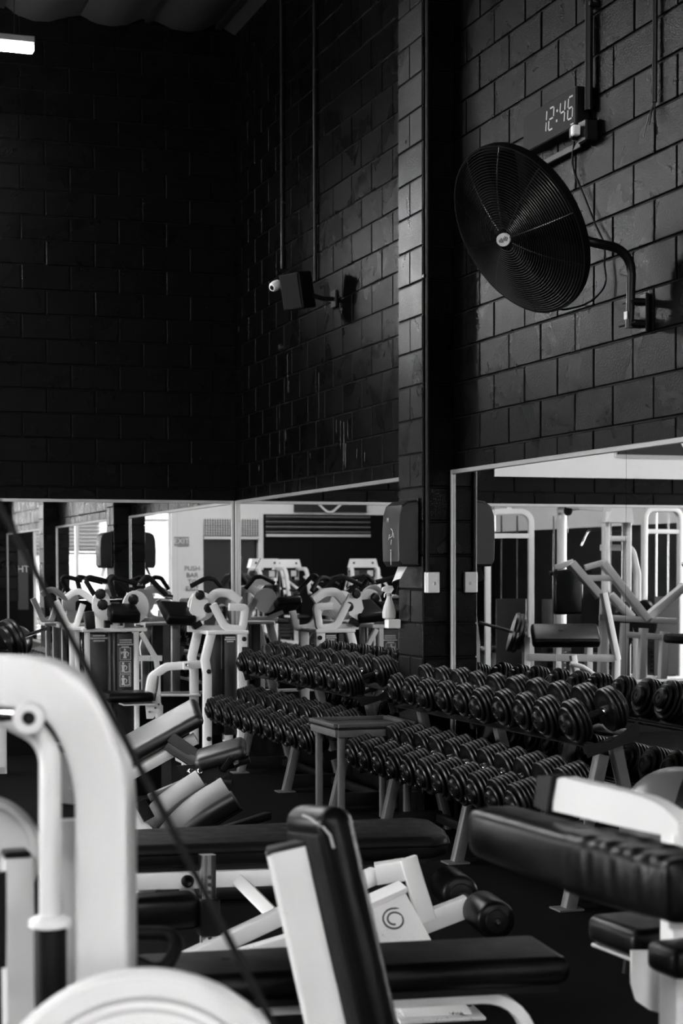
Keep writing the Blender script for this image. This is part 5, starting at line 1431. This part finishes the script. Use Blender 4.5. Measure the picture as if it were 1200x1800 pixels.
# plate loaded row machine with raked white arms (near mirror)
rm = thing('row_machine', 'plate loaded white row machine with two raked arms, seen in the near mirror', 'exercise machine', (-4.2, -1.3, 0))
DD = 17.2
def m2(u, v, d=DD):
    p = atD(u, v, d); return V((-p.x, -p.y, p.z))
for a, b, d_ in (((1006, 990), (1056, 1048), 17.0), ((1062, 990), (1140, 1090), 17.2), ((1074, 1046), (1113, 1086), 17.5), ((1135, 1088), (1205, 1030), 17.3)):
    ob('raked_arm', MB().beam([m2(*a, d_), m2(*b, d_)], 0.075, 0.09, (0, 1, 0), 0.008), 'white', rm)
for a, b in (((978, 998), (1010, 988)), ((1030, 998), (1066, 988)), ((1028, 1016), (1080, 1016)), ((1055, 1085), (1190, 1092)), ((1100, 1115), (1200, 1122))):
    ob('cross_tube', MB().beam([m2(*a), m2(*b)], 0.06, 0.06, (0, 0, 1), 0.008), 'white', rm)
for (u, v) in ((1133, 1104), (1065, 1040), (1100, 1095), (1170, 1110)):
    p = m2(u, v); ob('post', MB().beam([p, V((p.x + 0.05, p.y, 0))], 0.075, 0.075, (0, 1, 0), 0.008), 'white', rm)
for (u, v) in ((1040, 1070), (1092, 1110), (1135, 1090)):
    ob('weight_plate', MB().lathe([(0.0, -0.02), (0.2, -0.02), (0.21, 0.0), (0.2, 0.02), (0, 0.02)], m2(u, v, 17.6), (1, 0.1, 0), 28), 'rubber', rm)
for (u, v) in ((980, 1008), (1034, 1010)):
    ob('hand_grip', MB().tube([m2(u - 12, v), m2(u + 8, v - 2)], 0.025, 10), 'grip', rm)
ob('chest_pad', MB().rbox(m2(1000, 1040), (0.3, 0.1, 0.45), 0.03, 3), 'vinyl', rm)
ob('seat_pad', MB().rbox(m2(985, 1105), (0.4, 0.4, 0.08), 0.03, 3), 'vinyl', rm)
ob('base_beam', MB().beam([V((m2(985, 1105).x, m2(985, 1105).y, 0.04)), V((m2(1170, 1110).x, m2(1170, 1110).y, 0.04))], 0.08, 0.07), 'white', rm)
ob('seat_post', MB().beam([V((m2(985, 1105).x, m2(985, 1105).y, 0.04)), m2(985, 1108)], 0.07, 0.07, (1, 0, 0)), 'white', rm)

# second preacher bench with loaded barbell, beside the back wall mirror left of the view
p2 = thing('barbell_preacher', 'preacher bench with wide black pad and loaded barbell, low in the near mirror', 'bench', (-2.6, -1.1, 0))
D2 = 14.3
def m1(u, v, d=D2):
    p = atD(u, v, d); return V((-p.x, p.y, p.z))
a, b, c, d_ = m1(937, 1100), m1(1055, 1100), m1(1060, 1135, 14.1), m1(944, 1134, 14.1)
ctr = (a + b + c + d_) / 4; exx = (b - a).normalized(); ezz = ((a + b) - (c + d_)).normalized()
ob('arm_pad', MB().rbox(ctr, ((b - a).length, 0.09, 0.24), 0.03, 4, frame_rot(exx, ezz)), 'vinyl', p2, sharp=60)
ob('cross_beam', MB().beam([m1(934, 1155), m1(1088, 1157)], 0.055, 0.06), 'white', p2)
for u, v in ((930, 1120), (1088, 1150), (985, 1135), (1040, 1135)):
    p = m1(u, v); ob('upright', MB().beam([p, V((p.x, p.y, 0))], 0.055, 0.055, (0, 1, 0)), 'white', p2)
ob('long_upright', MB().beam([m1(1066, 1042), m1(1090, 1160)], 0.05, 0.06, (0, 1, 0)), 'white', p2)
ob('seat_post', MB().beam([m1(1012, 1152, 13.9), m1(1020, 1190, 13.9)], 0.05, 0.05, (1, 0, 0)), 'white', p2)
ob('seat_fork', MB().tube(fillet([m1(1008, 1166, 13.8), m1(1030, 1172, 13.8), m1(1050, 1186, 13.8)], 0.05, 4), 0.02, 10), 'white', p2)
ob('floor_beam', MB().beam([V((m1(930, 1120).x, m1(930, 1120).y, 0.03)), V((m1(1088, 1150).x, m1(1088, 1150).y, 0.03))], 0.06, 0.05), 'white', p2)
bb2 = thing('barbell', 'loaded barbell resting left of the wide preacher pad in the near mirror', 'barbell', tuple(m1(905, 1096)))
ob('bar', MB().tube([m1(848, 1094), m1(932, 1118)], 0.014, 10), 'chrome', bb2)
bd = (m1(932, 1118) - m1(848, 1094)).normalized()
for k, r_ in ((0.62, 0.17), (0.70, 0.17), (0.78, 0.13)):
    ob('weight_plate', MB().lathe([(0.0, -0.02), (r_ * .94, -0.02), (r_, 0.0), (r_ * .94, 0.02), (0, 0.02)], m1(848, 1094).lerp(m1(932, 1118), k + .1), bd, 28), 'rubber', bb2)

# ------------------------------------------------------------------ the photographer, standing behind the camera and met again in the corner of the mirrors
ft = V((CAM.x, CAM.y, 0)) - V((_f.x, _f.y, 0)).normalized() * 0.30
ph = thing('person', 'person in dark clothes holding a camera to the face, small in the corner mirror', 'person', tuple(ft))
fdir = V((_f.x, _f.y, 0)).normalized(); sdir = V((_r.x, _r.y, 0)).normalized()
def bp3(s_, f_, z): return ft + sdir * s_ + fdir * f_ + UP * z
J = {'pel': (bp3(0, 0, 0.95), .15), 'sp': (bp3(0, 0, 1.15), .14), 'ch': (bp3(0, 0, 1.32), .155), 'nk': (bp3(0, 0.02, 1.46), .06), 'hd0': (bp3(0, 0.04, 1.54), .075), 'hd1': (bp3(0, 0.05, 1.64), .09), 'hd2': (bp3(0, 0.04, 1.71), .06)}
E_ = [('pel', 'sp'), ('sp', 'ch'), ('ch', 'nk'), ('nk', 'hd0'), ('hd0', 'hd1'), ('hd1', 'hd2')]
for n_, s_ in (('l', -1), ('r', 1)):
    J.update({'sh' + n_: (bp3(s_ * .19, 0, 1.39), .065), 'el' + n_: (bp3(s_ * .27, 0.06, 1.16), .05), 'wr' + n_: (bp3(s_ * .10, 0.15, 1.40), .035), 'ha' + n_: (bp3(s_ * .055, 0.17, 1.48), .042),
              'hp' + n_: (bp3(s_ * .09, 0, 0.88), .10), 'kn' + n_: (bp3(s_ * .12, 0.02, 0.50), .065), 'an' + n_: (bp3(s_ * .13, -0.02, 0.09), .045), 'to' + n_: (bp3(s_ * .15, 0.14, 0.04), .04)})
    E_ += [('ch', 'sh' + n_), ('sh' + n_, 'el' + n_), ('el' + n_, 'wr' + n_), ('wr' + n_, 'ha' + n_), ('pel', 'hp' + n_), ('hp' + n_, 'kn' + n_), ('kn' + n_, 'an' + n_), ('an' + n_, 'to' + n_)]
keys = list(J); me = bpy.data.meshes.new('body'); me.from_pydata([tuple(J[k][0] - ft) for k in keys], [(keys.index(a), keys.index(b)) for a, b in E_], [])
me.materials.append(mat('dark_clothing', 0.02, 0.8))
bo_ = bpy.data.objects.new('body', me); COL.objects.link(bo_); bo_.parent = ph
sk = bo_.modifiers.new('skin', 'SKIN'); sk.use_smooth_shade = True
for i, k in enumerate(keys):
    sv = me.skin_vertices[0].data[i]; sv.radius = (J[k][1], J[k][1] * (0.75 if k in ('pel', 'sp', 'ch') else 1.0)); sv.use_root = (k == 'pel')
ss = bo_.modifiers.new('smooth', 'SUBSURF'); ss.levels = 1; ss.render_levels = 2
ob('face', MB().uvball(bp3(0, 0.075, 1.615), 0.075, 20, 14, (0.95, 0.8, 1.2)), mat('skin_tone', 0.25, 0.6), ph)
ob('hair', MB().uvball(bp3(0, 0.02, 1.665), 0.105, 20, 12, (0.95, 1.0, 0.95)), mat('dark_hair', 0.015, 0.6), ph)
hc_ = thing('photo_camera', 'black camera held up to the face by the person in the corner mirror', 'camera', tuple(bp3(0, 0.19, 1.56)))
ob('camera_body', MB().rbox(bp3(0, 0.19, 1.56), (0.13, 0.05, 0.09), 0.01, 1, Matrix((sdir, fdir, UP)).transposed()), 'black_plastic', hc_)
ob('lens', MB().lathe([(0.03, 0.0), (0.034, 0.05), (0.03, 0.055), (0, 0.055)], bp3(0, 0.205, 1.55), fdir, 18), 'black_plastic', hc_)

# ------------------------------------------------------------------ yard beyond the glazed front
fn = thing('yard_fence', 'white post and rail fence across the yard outside the glazing', 'fence', (-3, -28, 0))
fm = mat('weathered_white_fence', 0.3, 0.6)
for i in range(9): ob('post', MB().box((0.2 - i * 0.9, -28, 0.7), (0.1, 0.1, 1.4)), fm, fn)
for z in (0.55, 0.95, 1.3): ob('rail', MB().box((-3.4, -27.94, z), (7.4, 0.04, 0.1)), fm, fn)
rnd = random.Random(3)
leafm = mat('grey_green_leaves', 0.045, 0.6, var=0.4, vscale=6)
for i in range(6):
    cx = -0.6 - i * 0.85; sh = thing('shrub', ['dark shrub against the yard fence, ' + o_ + ' from the right wall' for o_ in ORD][i], 'shrub', (cx, -27.3, 0), 'shrubs in the yard')
    mbl = MB()
    for k in range(260):
        a1, a2, rr = rnd.uniform(0, 6.28), rnd.uniform(-1, 1), rnd.uniform(0.5, 1) ** .5
        c_ = V((cx + 0.42 * rr * math.cos(a1) * math.sqrt(1 - a2 * a2), -27.3 + 0.35 * rr * math.sin(a1) * math.sqrt(1 - a2 * a2), 0.45 + 0.42 * rr * a2))
        e_ = V((rnd.gauss(0, 1), rnd.gauss(0, 1), rnd.gauss(0, 1))).normalized(); h_ = e_.orthogonal().normalized()
        mbl.add([c_ - e_ * .06, c_ + h_ * .025, c_ + e_ * .06, c_ - h_ * .025], [(0, 1, 2, 3)])
    lo = ob('foliage', mbl, leafm, sh); lo['kind'] = 'stuff'
    ob('stem', MB().tube([(cx, -27.3, 0), (cx, -27.3, 0.4)], 0.03, 6), 'dark_steel', sh)

nb = thing('neighbour_shed', 'grey metal shed with louvred top across the yard', 'building', (-4, -33, 0))
ob('wall', MB().box((-4, -33, 1.5), (14, 0.2, 3.0)), mat('grey_shed_wall', 0.09, 0.7, var=0.2, vscale=1.0), nb)
for k in range(10): ob('louvre', MB().box((-2.6, -32.86, 1.95 + 0.1 * k), (5.0, 0.05, 0.05)), 'dark_steel', nb)
ob('door', MB().box((-4.6, -32.88, 1.0), (1.1, 0.06, 2.0)), mat('pale_shed_door', 0.25, 0.6), nb)
